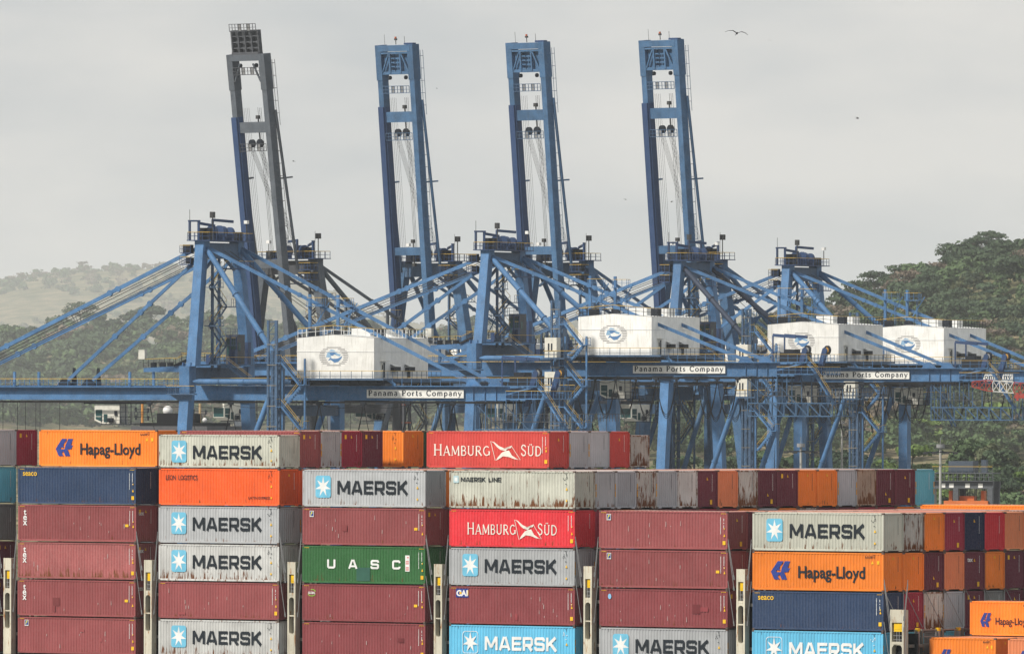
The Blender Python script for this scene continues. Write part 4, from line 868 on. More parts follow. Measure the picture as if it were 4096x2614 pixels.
        if main is m_grey: fr = N().beam(bp(L_-.6, v0), bp(L_-.6, v1), 1.0, 1.7, (-sa, 0, -ca)); gantry_at = L_-3.2
        fr.beam(bp(L_-4.6, v0+.8, .6), bp(L_-1.6, v0+2.4, .6), .25, .25); fr.beam(bp(L_-4.6, v1-.8, .6), bp(L_-1.6, v1-2.4, .6), .25, .25)
        if main is not m_grey: fr.quad(bp(L_-4.6, v0+.6, .1), bp(L_-4.6, v1-.6, .1), bp(L_-1.2, v1-.6, .1), bp(L_-1.2, v0+.6, .1))
        P(fr, 'head_frame', main)
        for q, kk in ((.25, 0), (.75, 1)): P(N().disc(bp(L_-5.6 if main is not m_grey else L_-1.9, v0+(v1-v0)*q, .2), (0, 1, 0), .34, .3), 'sheave', m_iron)
        def gantry(l, name):
            m_ = N(); pts = [bp(l, v0+.7, .8), bp(l, v1-.7, .8)]
            m_.beam(pts[0], pts[1], .1, .1); m_.beam(lerp(pts[0], bp(l+1.2, v0+.7, .8), 1), lerp(pts[1], bp(l+1.2, v1-.7, .8), 1), .09, .09); m_.beam(bp(l+.6, v0+.7, .8), bp(l+.6, v1-.7, .8), .06, .06)
            for k in range(10): q = v0+.7+(v1-v0-1.4)*k/9; m_.beam(bp(l, q, .8), bp(l+1.2, q, .8), .08, .08)
            m_.mi = 1
            for k in (2, 5): q = v0+.7+(v1-v0-1.4)*k/9; q2 = q+(v1-v0-1.4)/9; m_.quad(bp(l, q, .75), bp(l, q2, .75), bp(l+1.2, q2, .75), bp(l+1.2, q, .75))
            P(m_, name, [shade, m_steel])
        gantry(L_-8.2 if main is not m_grey else L_-3.4, 'head_platform')
        for l, dpt in ((L_-12.6, 1.6), (L_-35.5, 1.2)):
            cb = N().beam(bp(l+.3, v0+.7), bp(l+.3, v1-.7), 1.0, dpt*1.1, (ca, 0, -sa)); P(cb, 'boom_cross_beam', main)
            for dl in (2.0, -2.0): q = bp(l+dl, (v0+v1)/2-1); P(N().cbox(q, (.5, .6, .6)).beam(bp(l+.3+dl*.2, (v0+v1)/2-1), q, .14, .14), 'floodlight', m_lamp)
        gantry(L_-16.2, 'sheave_platform')
        for q in (.35, .6): P(N().disc(bp(L_-15, v0+(v1-v0)*q, .2), (1, 0, .1), .7, .5, 14), 'sheave', m_iron)
        rp = N()
        for i in range(5): q = v1-1.5-i*.42; rp.tube([bp(L_-9, q, .2), bp(20, q-.2, .2)], .028, 4)
        for k, (q0, q1) in enumerate(((.35, .18), (.6, .3))):
            for i in range(5): rp.tube([bp(L_-15.8, v0+(v1-v0)*q0+(i-2)*.26, .3), (-.5, 8.2+k*1.4+i*.22, APX+.6)], .03, 4)
        for i in range(3): rp.tube([bp(L_-9, v0+1.8+i*.4, .2), bp(24, v0+1.9+i*.3, .2)], .04, 4)
        P(rp, 'boom_rope', m_rope)
        ld = N(); vo = vN-1.7
        for l0, l1 in ((26, L_-12), (L_-12, L_-1)):
            o = 0 if l0 < 30 else .5
            for dd in (0, .6): ld.beam(bp(l0, vo-o, dd-.2), bp(l1, vo-o, dd-.2), .06, .06)
        for l in np.arange(26, L_-1, 2.1): o = 0 if l < L_-12 else .5; ld.beam(bp(l, vo-o, -.2), bp(l, vN-.6, -.2), .07, .07); ld.beam(bp(l, vo-o, -.2), bp(l, vo-o, .4), .06, .06)
        P(ld, 'boom_ladder', shade)
        bc = N().tube([bp(L_, vN+2), bp(L_+1.4, vN+2)], .05, 4).tube([bp(L_, vF-1), bp(L_+1.8, vF-1)], .04, 4); bc.cbox(bp(L_+.9, vN+4.2), (.3, .5, .3)); bc.beam(bp(L_, vN+4.2), bp(L_+.8, vN+4.2), .1, .1); bc.mi = 1; bc.cbox(bp(L_+1.2, vN+4.2), (.25, .25, .3)); P(bc, 'beacon', [m_lamp, m_oran])
        if main is m_grey:
            gantry(L_+3.9, 'head_railing'); hx = N(); hx.beam(bp(L_, v0+.9), bp(L_, v1-.4), 1.0, .6); hx.quad(bp(L_, v0+.9, -.4), bp(L_, v1-.5, -.4), bp(L_+4, v1-.5, -.4), bp(L_+4, v0+.9, -.4))
            for k in np.linspace(0, 1, 5): hx.beam(bp(L_, v0+.9+(v1-v0-1.4)*k), bp(L_+4, v0+.9+(v1-v0-1.4)*k), .3, .7)
            for k in range(1, 4): hx.beam(bp(L_+k, v0+.9, .1), bp(L_+k, v1-.5, .1), .2, .2)
            P(hx, 'head_box', m_greyd)
        else: P(N().beam(bp(L_+.1, v0-.4), bp(L_+.1, v0+1.8), .8, .3), 'head_walkway', m_navy)
    vN, vF = 7.2, 15.8
    # --- backstays
    for v_, va in ((vN, 5.2), (vF, 17.8)):
        a = (1.0, va, APX-1.0); b = (42.6, v_, GT+.35); st = N().beam(a, b, .22, .5)
        for k in (.3, .35, .62): st.tube([(q := lerp(a, b, k))[0:1]+(q[1]-.18, q[2]), (q[0], q[1]+.18, q[2])], .36, 8)
        P(st, 'backstay', main); P(N().prism([(41.6, GT), (44, GT), (43, GT+.9), (42.2, GT+.9)], lambda a_, b_, d: (a_, d, b_), v_-.3, v_+.3), 'stay_anchor', main)
    rp = N()
    for vv_ in (10.4, 12.4): rp.tube([(1.5, vv_, APX-1.5), (19, vv_, 54.5+g)], .05, 4)
    P(rp, 'back_rope', m_rope)
    # --- machinery house
    hu0, hu1, hv0, hv1, hz0, hz1, hzp = 16.1, 28.4, 3.8, 24.1, 47.15+g, 53.07+g, 53.55+g; hm = (hu0+hu1)/2-.4
    hs = N(); prof = [(hu0, hz0), (hu1, hz0), (hu1, hz1), (hm, hzp), (hu0, hz1)]
    hs.add([(a, hv0, b) for a, b in prof]+[(a, hv1, b) for a, b in prof], [(0, 1, 2, 3, 4), (9, 8, 7, 6, 5), (1, 6, 7, 2), (0, 4, 9, 5), (0, 5, 6, 1)])
    house = P(hs, 'machinery_house', m_house)
    rf = N(); e = .06
    rf.add([(hu0-e, hv0-e, hz1+.02), (hm, hv0-e, hzp+.02), (hu1+e, hv0-e, hz1+.02), (hu1+e, hv1+e, hz1+.02), (hm, hv1+e, hzp+.02), (hu0-e, hv1+e, hz1+.02)], [(0, 1, 4, 5), (1, 2, 3, 4)])
    for z in (51.0,): rf.box(hu0-.05, hu1+.05, hv0-.05, hv0-.005, z+g, z+g+.1); rf.box(hu1+.005, hu1+.05, hv0-.05, hv1, z+g, z+g+.1)
    P(rf, 'roof', m_roofw, house)
    dr = N().box(hu1+.01, hu1+.09, hv0+2.6, hv0+3.3, hz0+.1, hz0+2.35); dr.mi = 1; dr.box(hu1+.01, hu1+.05, hv0+3.3, hv0+4.0, hz0+.1, hz0+2.3).box(hu1+.09, hu1+.1, hv0+2.75, hv0+3.15, hz0+1.3, hz0+2.0); dr.mi = 0; dr.box(hu1+.01, hu1+.7, hv0+2.2, hv0+4.4, hz0+2.5, hz0+2.56)
    P(dr, 'door', [m_cab, m_iron], house)
    for v_ in (6.0, 11.4):
        aw = N().add([(hu1+.01, hv0+v_, hz0+2.1), (hu1+.9, hv0+v_, hz0+1.75), (hu1+.9, hv0+v_+2.6, hz0+1.75), (hu1+.01, hv0+v_+2.6, hz0+2.1)], [(0, 1, 2, 3)]); aw.box(hu1+.01, hu1+.9, hv0+v_, hv0+v_+.03, hz0+1.7, hz0+1.76)
        aw.mi = 1; aw.box(hu1+.02, hu1+.7, hv0+v_+.15, hv0+v_+2.4, hz0+1.05, hz0+1.7); P(aw, 'vent_awning', [m_roofw, m_iron], house)
    P(N().box(hu1+.01, hu1+.06, hv0+12.5, hv0+13.5, hz0+.1, hz0+1.05), 'hatch', m_iron, house)
    each('vent_box', m_iron, [(u_, u_+w, v_, v_+w*1.2, hz1+.05, hz1+h_) for (u_, v_, w, h_) in ((17.5, 4.7, 1.2, 1.25), (18.3, 12, 1.1, 1.2), (19.9, 17.5, 1.1, 1.2), (26, 9.5, 1.2, 1.3))], house)
    each('roof_hatch', m_roofw, [(21.5, 24.5, 11.5, 14.5, hzp-.4, hzp+.95), (22.5, 25.5, 18, 21, hzp-.4, hzp+.9)], house)
    rl = N(); wr = [m_roofw, yr] if g == 0 else [m_iron, yr]
    rl.rail([(hu0+.1, hv0+.1, hz1-.02), (hm, hv0+.1, hzp), (hu1-.1, hv0+.1, hz1-.02), (hu1-.1, hv1-.1, hz1-.02)], 1.35, 1.35, .075); rl.rail([(hu0+.1, hv0+.1, hz1-.02), (hu0+.1, hv1-.1, hz1-.02)], 1.35, 1.6, .07)
    P(rl, 'roof_railing', wr, house)
    # emblem on the side wall: grey bars inside two overlapping ovals, blue swirl in the middle
    lu, lz = 22.0, 50.35+g; ea, eb = 2.4, 1.42; it = []
    for i in range(11):
        z = -eb+.12+i*(2*eb-.24)/10
        def span(c_): q = 1-(z/eb)**2; return (c_-1.75*math.sqrt(max(0, q)), c_+1.75*math.sqrt(max(0, q)))
        a0 = span(-.62)[0]; a1 = span(.62)[1]; s_ = .45*math.sin(i*.55); hh = .075
        if abs(z) < 1.18: iw = 1.42*math.sqrt(1-(z/1.2)**2); segs = ((a0, -iw+s_*.4), (iw+s_*.3, a1))
        else: segs = ((a0+.15, a1-.15),)
        for x0, x1 in segs:
            if x1 > x0+.1: it.append(([(lu+x0, lz+z-hh), (lu+x1, lz+z-hh), (lu+x1-.1, lz+z+hh), (lu+x0+.08, lz+z+hh)], 0))
    fn = lambda a, b_, d: (a, hv0-.012-d, b_-Q0)
    lg = link('emblem', plane_mesh('emblem', it, m_lgrey, fn), house)
    sw = lambda pts: [(lu+a, lz+b_) for a, b_ in pts]
    link('emblem_swirl', plane_mesh('emblem_swirl', [(sw([(-1.25, -.1), (-1.0, .62), (-.45, 1.02), (.1, .9), (.55, .45), (1.1, .3), (.95, -.02), (.45, .12), (.15, .3), (-.25, .25), (-.5, .05), (-.35, -.2)]), 0)], m_lpale, fn), house)
    link('emblem_swirl', plane_mesh('emblem_swirl', [(sw([(-.95, -.62), (-.5, -.5), (.1, -.92), (.7, -.8), (1.2, -.3), (1.35, .1), (1.0, -.12), (.6, -.3), (-.1, -.35), (-.6, -.2)]), 1), (sw([(-.7, .55), (-.2, .75), (.15, .55), (.45, .2), (.1, .3), (-.15, .12), (-.45, .1), (-.6, .3)]), 2)], m_lblue, fn), house)
    # house platform and its railing, dark joists under it
    hp = N().box(14.9, 30.2, 3.0, 25, hz0-.3, hz0-.02)
    P(hp.rail([(15, 3.05, hz0-.02), (30.15, 3.05, hz0-.02), (30.15, 24.9, hz0-.02)], 1.1, 1.75, .065), 'house_platform', [m_blue2, yr])
    js = N()
    for u_ in np.arange(15.4, 30, 1.5): js.box(u_, u_+.16, 3.3, 24.6, hz0-.75, hz0-.31)
    js.box(15.2, 30, 3.6, 3.8, hz0-.9, hz0-.32).box(16, 29, 5.2, 6.4, GT+.05, hz0-.76); P(js, 'platform_joists', m_iron)
    # girder walkway behind the house
    gw = N().box(30.4, 53.4, vN-1.5, vN-hw, GT-.1, GT+.02).rail([(30.5, vN-1.45, GT+.02), (53.4, vN-1.45, GT+.02)], 1.2, 1.5, .05).box(31.8, 53.4, vF+hw, vF+2.0, GT-.1, GT+.02).rail([(53.4, vN-1.4, GT+.02), (53.4, vF+2, GT+.02)], 1.2, 1.6, .07)
    gw.beam((31.0, vN-1.45, GT+.1), (29.8, vN-1.45, hz0-.2), .1, .4); gw.beam((48.5, vN-1.2, GB+.9), (53.2, vN-1.2, GT-.05), .16, .22); P(gw, 'girder_walkway', [main, yr])
    P(N().box(1.5, 15.5, vN-1.7, vN-hw, GT-.1, GT).rail([(1.5, vN-1.65, GT), (15.5, vN-1.65, GT)], 1.1, 1.5, .06), 'girder_walkway', [shade, yr])
    # rear end: sheave arms, machinery, lower platform and stairs
    for v_, m_ in ((vN, m_steel), (vF, m_sheave)):
        P(N().prism([(50.9, GT-3.0), (51.5, GT-3.0), (53.1, GT+1.9), (52.7, GT+2.4), (52.3, GT+2.1)], lambda a, b_, d: (a, d, b_), v_-.35, v_-.1).prism([(50.9, GT-3.0), (51.5, GT-3.0), (53.1, GT+1.9), (52.7, GT+2.4), (52.3, GT+2.1)], lambda a, b_, d: (a, d, b_), v_+.25, v_+.5), 'sheave_arm', m_navy)
        sv = N().disc((53.0, v_+.08, GT+1.9), (.5, 1, 0), .72, .3, 18); sv.mi = 1; sv.disc((53.0, v_+.08, GT+1.9), (.5, 1, 0), .45, .36, 14); P(sv, 'sheave', [m_iron, m_])
    mc = N().box(47.5, 51.2, 9.5, 13.8, GT+.1, GT+1.5).box(48, 49.6, 10, 13, GT+1.5, GT+2.0); P(mc, 'winch', m_iron)
    for q in (8.7, 13.7): P(N().box(46.6, 46.8, q-.1, q+.1, GT, GT+4.2).beam((46.7, q, GT+4.2), (50.5, q, GT+3.9), .3, .45), 'service_jib', m_navy)
    lp = N().box(48.5, 54.6, vN-1.6, vF+1.5, GB+.2, GB+.34).rail([(48.5, vN-1.5, GB+.34), (54.6, vN-1.5, GB+.34), (54.6, vF+1.4, GB+.34)], 1.1, 1.1, .065)
    lp.stair((54.9, vN-1.2, GB+.4), (53.2, vN-1.2, GT), .8, (0, 1, 0)).stair((57.6, vN-.6, GB-4.4), (54.4, vN-.6, GB+.3), .8, (0, 1, 0)); P(lp, 'rear_platform', [main, yr])
    if basket:
        bk = N(); bu0, bu1, bz0, bz1 = 43.5, 57.5, GB-6.2, GB-4.2
        for v_ in (vN-1, vF+1):
            bk.lattice((bu0, v_, bz1), (bu1, v_, bz1), (bu0, v_, bz0), (bu1, v_, bz0), 7, .13)
            for u_ in np.linspace(bu0, 50, 5): bk.beam((u_, v_, GB), (u_, v_, bz1), .14, .14)
            bk.beam((bu0, v_, GB-.4), (bu0+4, v_, bz1), .1, .1)
        for u_ in np.linspace(bu0, bu1, 8): bk.beam((u_, vN-1, bz0), (u_, vF+1, bz0), .12, .12); bk.beam((u_, vN-1, bz1), (u_, vF+1, bz1), .1, .1)
        for v_ in np.linspace(vN-1, vF+1, 8): bk.beam((bu1, v_, bz0), (bu1, v_, bz1+2.2), .1, .1); bk.beam((bu0, v_, bz0), (bu0, v_, GB-.1), .1, .1)
        P(bk, 'maintenance_basket', [m_blue3])
        b2 = N().rail([(bu0+2, vN-1.6, GB-3), (bu1+5, vN-1.6, GB-3), (bu1+5, vF+1.6, GB-3)], 1.1, 1.2, .06).box(bu0+2, bu1+5, vN-1.6, vN-.8, GB-3.1, GB-3); P(b2, 'basket_railing', [m_greyd, m_greyd])
    # festoon loops
    fc = N(); u_ = 4.5 if raised is None else 18; nodes = []
    while u_ < 42: nodes.append(u_); u_ += loops
    if raised is None and loops > 5: nodes = [-8.6, -2]+nodes
    v_ = vN-1.22
    for a, b_ in zip(nodes[:-1], nodes[1:]):
        for q in range(3): fc.tube(catenary((a, v_+q*.05, GB-.5), (b_, v_+q*.05, GB-.5), (9.5+q*.35) if loops > 5 else 5.5+q*.3, 12), .05, 4)
        fc.tube(catenary((a, v_, GB-.6), (b_, v_, GB-.6), .5, 6), .035, 4)
    P(fc, 'festoon_cable', m_rubber)
    for a in nodes: P(N().box(a-.4, a+.4, v_-.25, v_+.25, GB-.62, GB-.2).box(a-.12, a+.12, v_-.2, v_+.2, GB-1.0, GB-.62), 'festoon_trolley', m_iron)
    # trolley and driver's cab
    ct = N().box(cab_u-2.2, cab_u+5.5, vN+hw+.1, vF-hw-.1, GB-.6, GB-.1); P(ct, 'trolley', m_iron)
    cb = N(); cz0, cz1 = GB-3.6, GB-.7; cv0, cv1 = vN+.2, vN+2.9
    cb.prism([(cab_u+.9, cz0+.1), (cab_u+4.0, cz0+.1), (cab_u+4.0, cz1), (cab_u-.2, cz1), (cab_u-.2, cz0+.6)], lambda a, b_, d: (a, d, b_), cv0, cv1); cab = P(cb, 'operator_cab', m_cab)
    gl = N().box(cab_u, cab_u+1.05, cv0-.03, cv0-.005, cz1-1.7, cz1-.75).prism([(cab_u, cz0+.75), (cab_u+1.05, cz0+.35), (cab_u+1.05, cz1-1.8), (cab_u, cz1-1.8)], lambda a, b_, d: (a, d, b_), cv0-.03, cv0-.005).box(cab_u-.24, cab_u-.205, cv0+.1, cv1-.1, cz0+.7, cz1-.7).box(cab_u+1.3, cab_u+1.9, cv0-.03, cv0-.005, cz0+.3, cz0+1.5)
    P(gl, 'cab_window', m_glass, cab)
    cg = N().rail([(cab_u+1.4, cv0-1.1, cz0+.05), (cab_u+6.2, cv0-1.1, cz0+.05)], 1.1, .8, .07, True, 0).box(cab_u+1.4, cab_u+6.2, cv0-1.1, cv1, cz0-.05, cz0+.05)
    for k in (4.4, 5.3, 6.2): cg.beam((cab_u+k, cv0-1.0, cz0), (cab_u+k, cv0-1.0, GB-.2), .1, .1)
    for k in range(5): cg.beam((cab_u+4.4, cv0-1.0, cz0+.4+k*.7), (cab_u+6.2, cv0-1.0, cz0+.4+k*.7), .06, .06)
    cg.box(cab_u+2.1, cab_u+2.9, cv0-.5, cv0-.05, cz0+.3, cz0+.95).box(cab_u+3.1, cab_u+3.5, cv0-.2, cv0-.01, cz1-1.6, cz1-.9); P(cg, 'cab_platform', m_iron)
    # name board
    sg = P(N().box(sign_u, sign_u+15.4, vN-hw-.33, vN-hw-.24, GB+.38, GB+1.62), 'name_board', m_sign)
    link('lettering', plane_mesh('lettering', stroke_text('Panama Ports Company', SERIF_BOLD, sign_u+.25, sign_u+15.1, GB+.7, .82, space=.14), m_ink, lambda a, b_, d: (a, vN-hw-.334-d, b_-Q0)), sg)
    # --- apex platform with sheaves, jib and lamps
    ap = N().box(-1.6, 2.2, 3.6, 19.4, APX-.05, APX+.08).rail([(-1.5, 3.7, APX+.08), (2.1, 3.7, APX+.08), (2.1, 19.3, APX+.08), (-1.5, 19.3, APX+.08), (-1.5, 3.7, APX+.08)], 1.15, 1.2, .065)
    ap.box(-2.6, -.9, 3.4, 6.4, APX-3.6, APX-3.48).rail([(-.9, 3.4, APX-3.48), (-2.6, 3.4, APX-3.48), (-2.6, 6.4, APX-3.48)], 1.1, .8, .065).rail([(-.9, 3.4, APX-1.8), (-2.6, 3.4, APX-1.8), (-2.6, 6.4, APX-1.8)], 1.1, .8, .065).box(-2.6, -.9, 3.4, 6.4, APX-1.92, APX-1.8)
    ap.box(2.2, 3.6, 8.5, 16.5, APX-4.2, APX-4.05).rail([(2.3, 8.5, APX-4.05), (3.5, 8.5, APX-4.05), (3.5, 16.5, APX-4.05)], 1.1, 1.2, .06); P(ap, 'apex_platform', [m_navy, yr])
    for (v_, u_, r_) in ((8.3, .4, 1.0), (9.9, .9, 1.0), (12.3, .3, .95), (13.9, .8, .8)): P(N().disc((u_, v_, APX+1.3), (.25, 1, 0), r_, .45, 18).box(u_-.5, u_+.5, v_-.4, v_+.4, APX+.1, APX+1.0), 'apex_sheave', m_navy)
    each('machinery_box', m_iron, [(-.9, .9, 6.2, 7.4, APX+.1, APX+1.9), (-2.3, -1.2, 3.8, 5.2, APX-1.8, APX-.6), (.1, 1.4, 15.5, 17.5, APX+.1, APX+1.4), (-2.0, -1.3, 4.2, 5.6, APX-3.4, APX-2.5)])
    P(N().box(-.2, .1, 9.4, 9.7, APX, APX+3.2).beam((0, 9.5, APX+3.1), (1.5, 13.5, APX+2.9), .25, .4), 'service_jib', m_navy); jb = N().box(-1.5, -1.2, 4.0, 4.3, APX, APX+2.9).box(-.5, -.2, 5.0, 5.3, APX, APX+2.9).beam((-1.6, 4.1, APX+2.9), (-.1, 5.2, APX+2.9), .2, .25).beam((-.5, 5.2, APX+2.6), (1, 8, APX+2.2), .2, .4); P(jb, 'service_jib', m_navy)
    P(N().tube([(1.5, 6.0, APX), (1.5, 6.0, APX+3.4)], .08, 6).cbox((1.5, 6.0, APX+3.8), (.5, .9, .9)), 'floodlight', m_lamp); P(N().tube([(-1.2, 3.8, APX), (-1.2, 3.8, APX+4.6)], .04, 4), 'aerial', m_lamp)
    fl = N().tube([(1.5, 18.4, APX), (1.5, 18.4, APX+2.6)], .07, 6); fl.mi = 1; fl.cbox((1.5, 18.4, APX+2.9), (.5, .8, .5)); P(fl, 'floodlight', [m_lamp, m_lens])
    # --- stairs between the waterside legs, with landings
    st = N(); z0 = 49.2+g; nf = 5; dz = (APX-4-z0)/nf
    for i in range(nf):
        a, b_ = ((2.4, 4.6), (2.4, 9.2)) if i % 2 == 0 else ((2.4, 9.2), (2.4, 4.6)); za, zb_ = z0+i*dz, z0+(i+1)*dz
        st.stair((a[0], a[1], za), (b_[0], b_[1], zb_), .8, (-1, 0, 0)); st.box(1.2, 3.6, b_[1]-.9, b_[1]+.9, zb_-.12, zb_); st.rail([(3.5, b_[1]-.8, zb_), (3.5, b_[1]+.8, zb_)], 1.1, .8, .06)
    for v_ in (5.8, 8.2): st.beam((1.6, v_, z0-1), (1.6, v_, APX-2.5), .35, .35)
    P(st, 'stairs', [shade, yr])
    P(N().box(-.6, 3.6, 3.0, 19, 49.0+g, 49.15+g).rail([(3.5, 3, 49.15+g), (3.5, 19, 49.15+g)], 1.1, 1.4, .06).stair((6.4, 8.5, 46.4+g), (3.6, 6.2, 49.1+g), .9, (0, 1, 0)), 'portal_platform', [shade, yr])
    ck = N().box(.8, 2.6, 12.5, 15.4, 49.2+g, 53.6+g); ck.mi = 1; ck.box(1.0, 2.4, 12.46, 12.49, 50.6+g, 52.9+g).box(2.61, 2.64, 13.0, 13.8, 51.2+g, 52.4+g); P(ck, 'checker_cabin', [m_greyd, m_glass])
    each('electrical_cabinet', m_navy, [(1.0, 2.2, 17.5, 18.6, 49.2+g, 52.5+g), (-.4, .3, 8, 10.5, 49.2+g, 50.6+g), (2.2, 3.2, 10.4, 11.4, 49.2+g, 51.4+g)]); eq = N()
    eq.rail([(.4, 9.8, 53.4+g), (2.8, 9.8, 53.4+g), (2.8, 12.2, 53.4+g)], 1.1, .9, .06, True, 0).box(.2, 2.8, 9.8, 12.2, 53.25+g, 53.4+g)
    for (a, b_) in ((.5, 9.9), (2.7, 9.9), (2.7, 12.1)): eq.beam((a, b_, 49.2+g), (a, b_, 53.3+g), .16, .16)
    P(eq, 'portal_landing', [m_navy])
    bh = N().prism([(-10.5, 49.6+g), (-2, 49.6+g), (-1, 49.0+g), (-1, 51.6+g), (-4, 51.4+g), (-7, 50.4+g), (-10.5, 50.2+g)], lambda a, b_, d: (a, d, b_), vF+.9, vF+1.9) if False else None
    # --- boom-hinge service arm over the far side
    if raised is None:
        sa_ = N().prism([(-12.6, GT+2.0), (-5.2, GT+2.0), (-4.2, GT+1.2), (-.5, GT+1.2), (-.5, GT+3.6), (-4.6, GT+3.6), (-7.2, GT+2.9), (-12.6, GT+2.6)], lambda a, b_, d: (a, d, b_), 12.6, 13.6); P(sa_, 'service_arm', main)
        s2 = N().rail([(-12.6, 12.5, GT+2.7), (-7.4, 12.5, GT+2.9)], 1.2, .9, .065).rail([(-6.4, 12.5, GT+3.6), (-.8, 12.5, GT+3.6)], 1.2, 1.0, .065).stair((-7.6, 12.4, GT+2.9), (-5.6, 12.4, GT+3.8), .8, (0, 1, 0)); s2.mi = 0
        for k in (-11.5, -10, -8.8): s2.box(k, k+.7, 12.7, 13.4, GT+2.6, GT+3.4)
        P(s2, 'service_arm_walkway', [m_iron, yr]); P(N().box(-13.3, -12.3, 12.3, 13.2, GT+3.9, GT+5.3), 'electrical_box', m_cab)
    # --- lift tower and outside stairs at the near landside leg
    lt = N(); tu = LU+.1
    lt.box(tu-.95, tu-.65, -1.9, -1.5, 12, 55.6+g); lt.lattice((tu-.8, -1.7, 30), (tu-.8, -1.7, 55.4+g), (tu+.5, -1.7, 30), (tu+.5, -1.7, 55.4+g), 14, .12); lt.box(tu+.3, tu+.7, -1.9, -1.5, 12, 55.6+g)
    lt.mi = 1
    for z in np.arange(31, 55+g, 3.0): lt.box(tu-.9, tu+.6, -1.95, -1.35, z, z+.14)
    P(lt, 'lift_tower', [shade, m_oran if main is m_grey else m_lashd])
    ss = N(); zz = 36.6
    k = 0
    while zz+3.2 < 52+g:
        a, b_ = (LU+1.6, LU+4.4) if k % 2 == 0 else (LU+4.4, LU+1.6)
        ss.stair((a, -2.2 if k % 2 else -1.2, zz), (b_, -2.2 if k % 2 else -1.2, zz+3.2), .8, (0, 1, 0)); ss.box(min(b_, b_+(.9 if k % 2 == 0 else -.9)), max(b_, b_+(.9 if k % 2 == 0 else -.9)), -2.3, -.2, zz+3.08, zz+3.2)
        ss.rail([(b_+(-.8 if k % 2 else .8), -2.2, zz+3.2), (b_+(-.8 if k % 2 else .8), -.3, zz+3.2)], 1.1, .9, .06); zz += 3.2; k += 1
    for (a, b_) in ((LU+4.9, -1.1), (LU+1.3, -1.1)): ss.beam((a, b_, 30), (a, b_, 50+g), .25, .25)
    P(ss, 'outside_stairs', [main, yr])
    if lifts:
        for z in (48.4+g, 44.2+g-1.1):
            lc = N().box(LU-1.1, LU+.9, -3.6, -2.0, z-1.7, z+1.4); lc.mi = 1; lc.box(LU-.55, LU-.3, -3.62, -3.605, z-.6, z+.5).box(LU-.05, LU+.2, -3.62, -3.605, z-.6, z+.5); lc.mi = 2; lc.box(LU-1.4, LU+2.2, -3.7, -1.2, z-1.95, z-1.75); lc.rail([(LU-1.3, -3.65, z-1.75), (LU+4, -3.65, z-1.75)], 1.1, .9, .06, True, 3); P(lc, 'lift_landing', [m_cab, m_iron, shade, yr])
    # posts that carry the backstays over the house
    for v_ in (6.0, 16.4):
        sp = N().box(17.0, 17.4, v_-.2, v_+.2, hz1, hz1+6.4).beam((18.2, v_, hz1+2), (20.3, v_, hz1+5.2), .14, .14).box(17.0, 19.6, v_-1.0, v_+.6, hz1+4.6, hz1+4.7).rail([(17.1, v_-.9, hz1+4.7), (19.5, v_-.9, hz1+4.7), (19.5, v_+.5, hz1+4.7)], 1.2, .8, .06)
        for k in range(10): sp.beam((19.0, v_-.3, hz1+.3+k*.45), (19.0, v_+.3, hz1+.3+k*.45), .05, .05)
        for q in (-.3, .3): sp.beam((19.0, v_+q, hz1), (19.0, v_+q, hz1+4.6), .06, .06)
        P(sp, 'stay_post', [main, yr])
    return t
PHI = R(22.5); ZA = 1694.0; XA = (745-2048)/F*ZA
def place1(t, dv, dz=0):
    t.location = (XA+dv*math.sin(PHI), ZA+dv*math.cos(PHI), Q0+dz); t.rotation_euler = (0, 0, -PHI)
place1(make_crane('blue quay crane with lowered boom and the lowest white house, its railings painted white', 0.0), 0)
B_ = make_crane('blue quay crane with lowered boom and white lift landings, next along from the lowest crane', 3.9, cab_u=18.5, sign_u=24.3, lifts=True, loops=3.4); place1(B_, 109.4, -.05)
C_ = copy_tree(B_); C_['label'] = 'blue quay crane with lowered boom, third along, its name board facing the open trees'; place1(C_, 190.8, -.75)
D_ = copy_tree(B_); D_['label'] = 'blue quay crane with lowered boom, last along, behind the red and white lattice jib'; place1(D_, 239.7, -1.0)
m_pipe = painted('dark_pipe_paint', (.02, .032, .06), .5, .5, .1, .1)
for ch in C_.children:
    if ch.name.startswith('frame_pipe'): ch.data = ch.data.copy(); ch.data.materials[0] = m_pipe
PSI = R(43)
def place2(t, px, Y, v_=15.8, u_=-2.4):
    """far row: px is where the raised boom's waterside far girder is rooted"""
    X = (px-2048)*Y/F; t.location = (X-(u_*math.cos(PSI)-v_*math.sin(PSI)), Y-(u_*math.sin(PSI)+v_*math.cos(PSI)), Q0); t.rotation_euler = (0, 0, PSI)
G1 = make_crane('blue quay crane with raised boom, nearest of the raised ones to the grey crane', 0.0, raised=85, loops=3.6, basket=False, main=m_blue3, shade=m_blue2); place2(G1, 1606, 1965)
G2 = copy_tree(G1); G2['label'] = 'blue quay crane with raised boom, between two others with raised booms'; place2(G2, 2128, 1950)
G3 = copy_tree(G1); G3['label'] = 'blue quay crane with raised boom, farthest of the raised ones from the grey crane'; place2(G3, 2660, 1935)
GG = make_crane('weathered grey quay crane with raised boom and rusty paint', 0.0, raised=83, main=m_grey, shade=m_greyd, loops=3.6, basket=False, boomL=57); place2(GG, 1046, 1930)
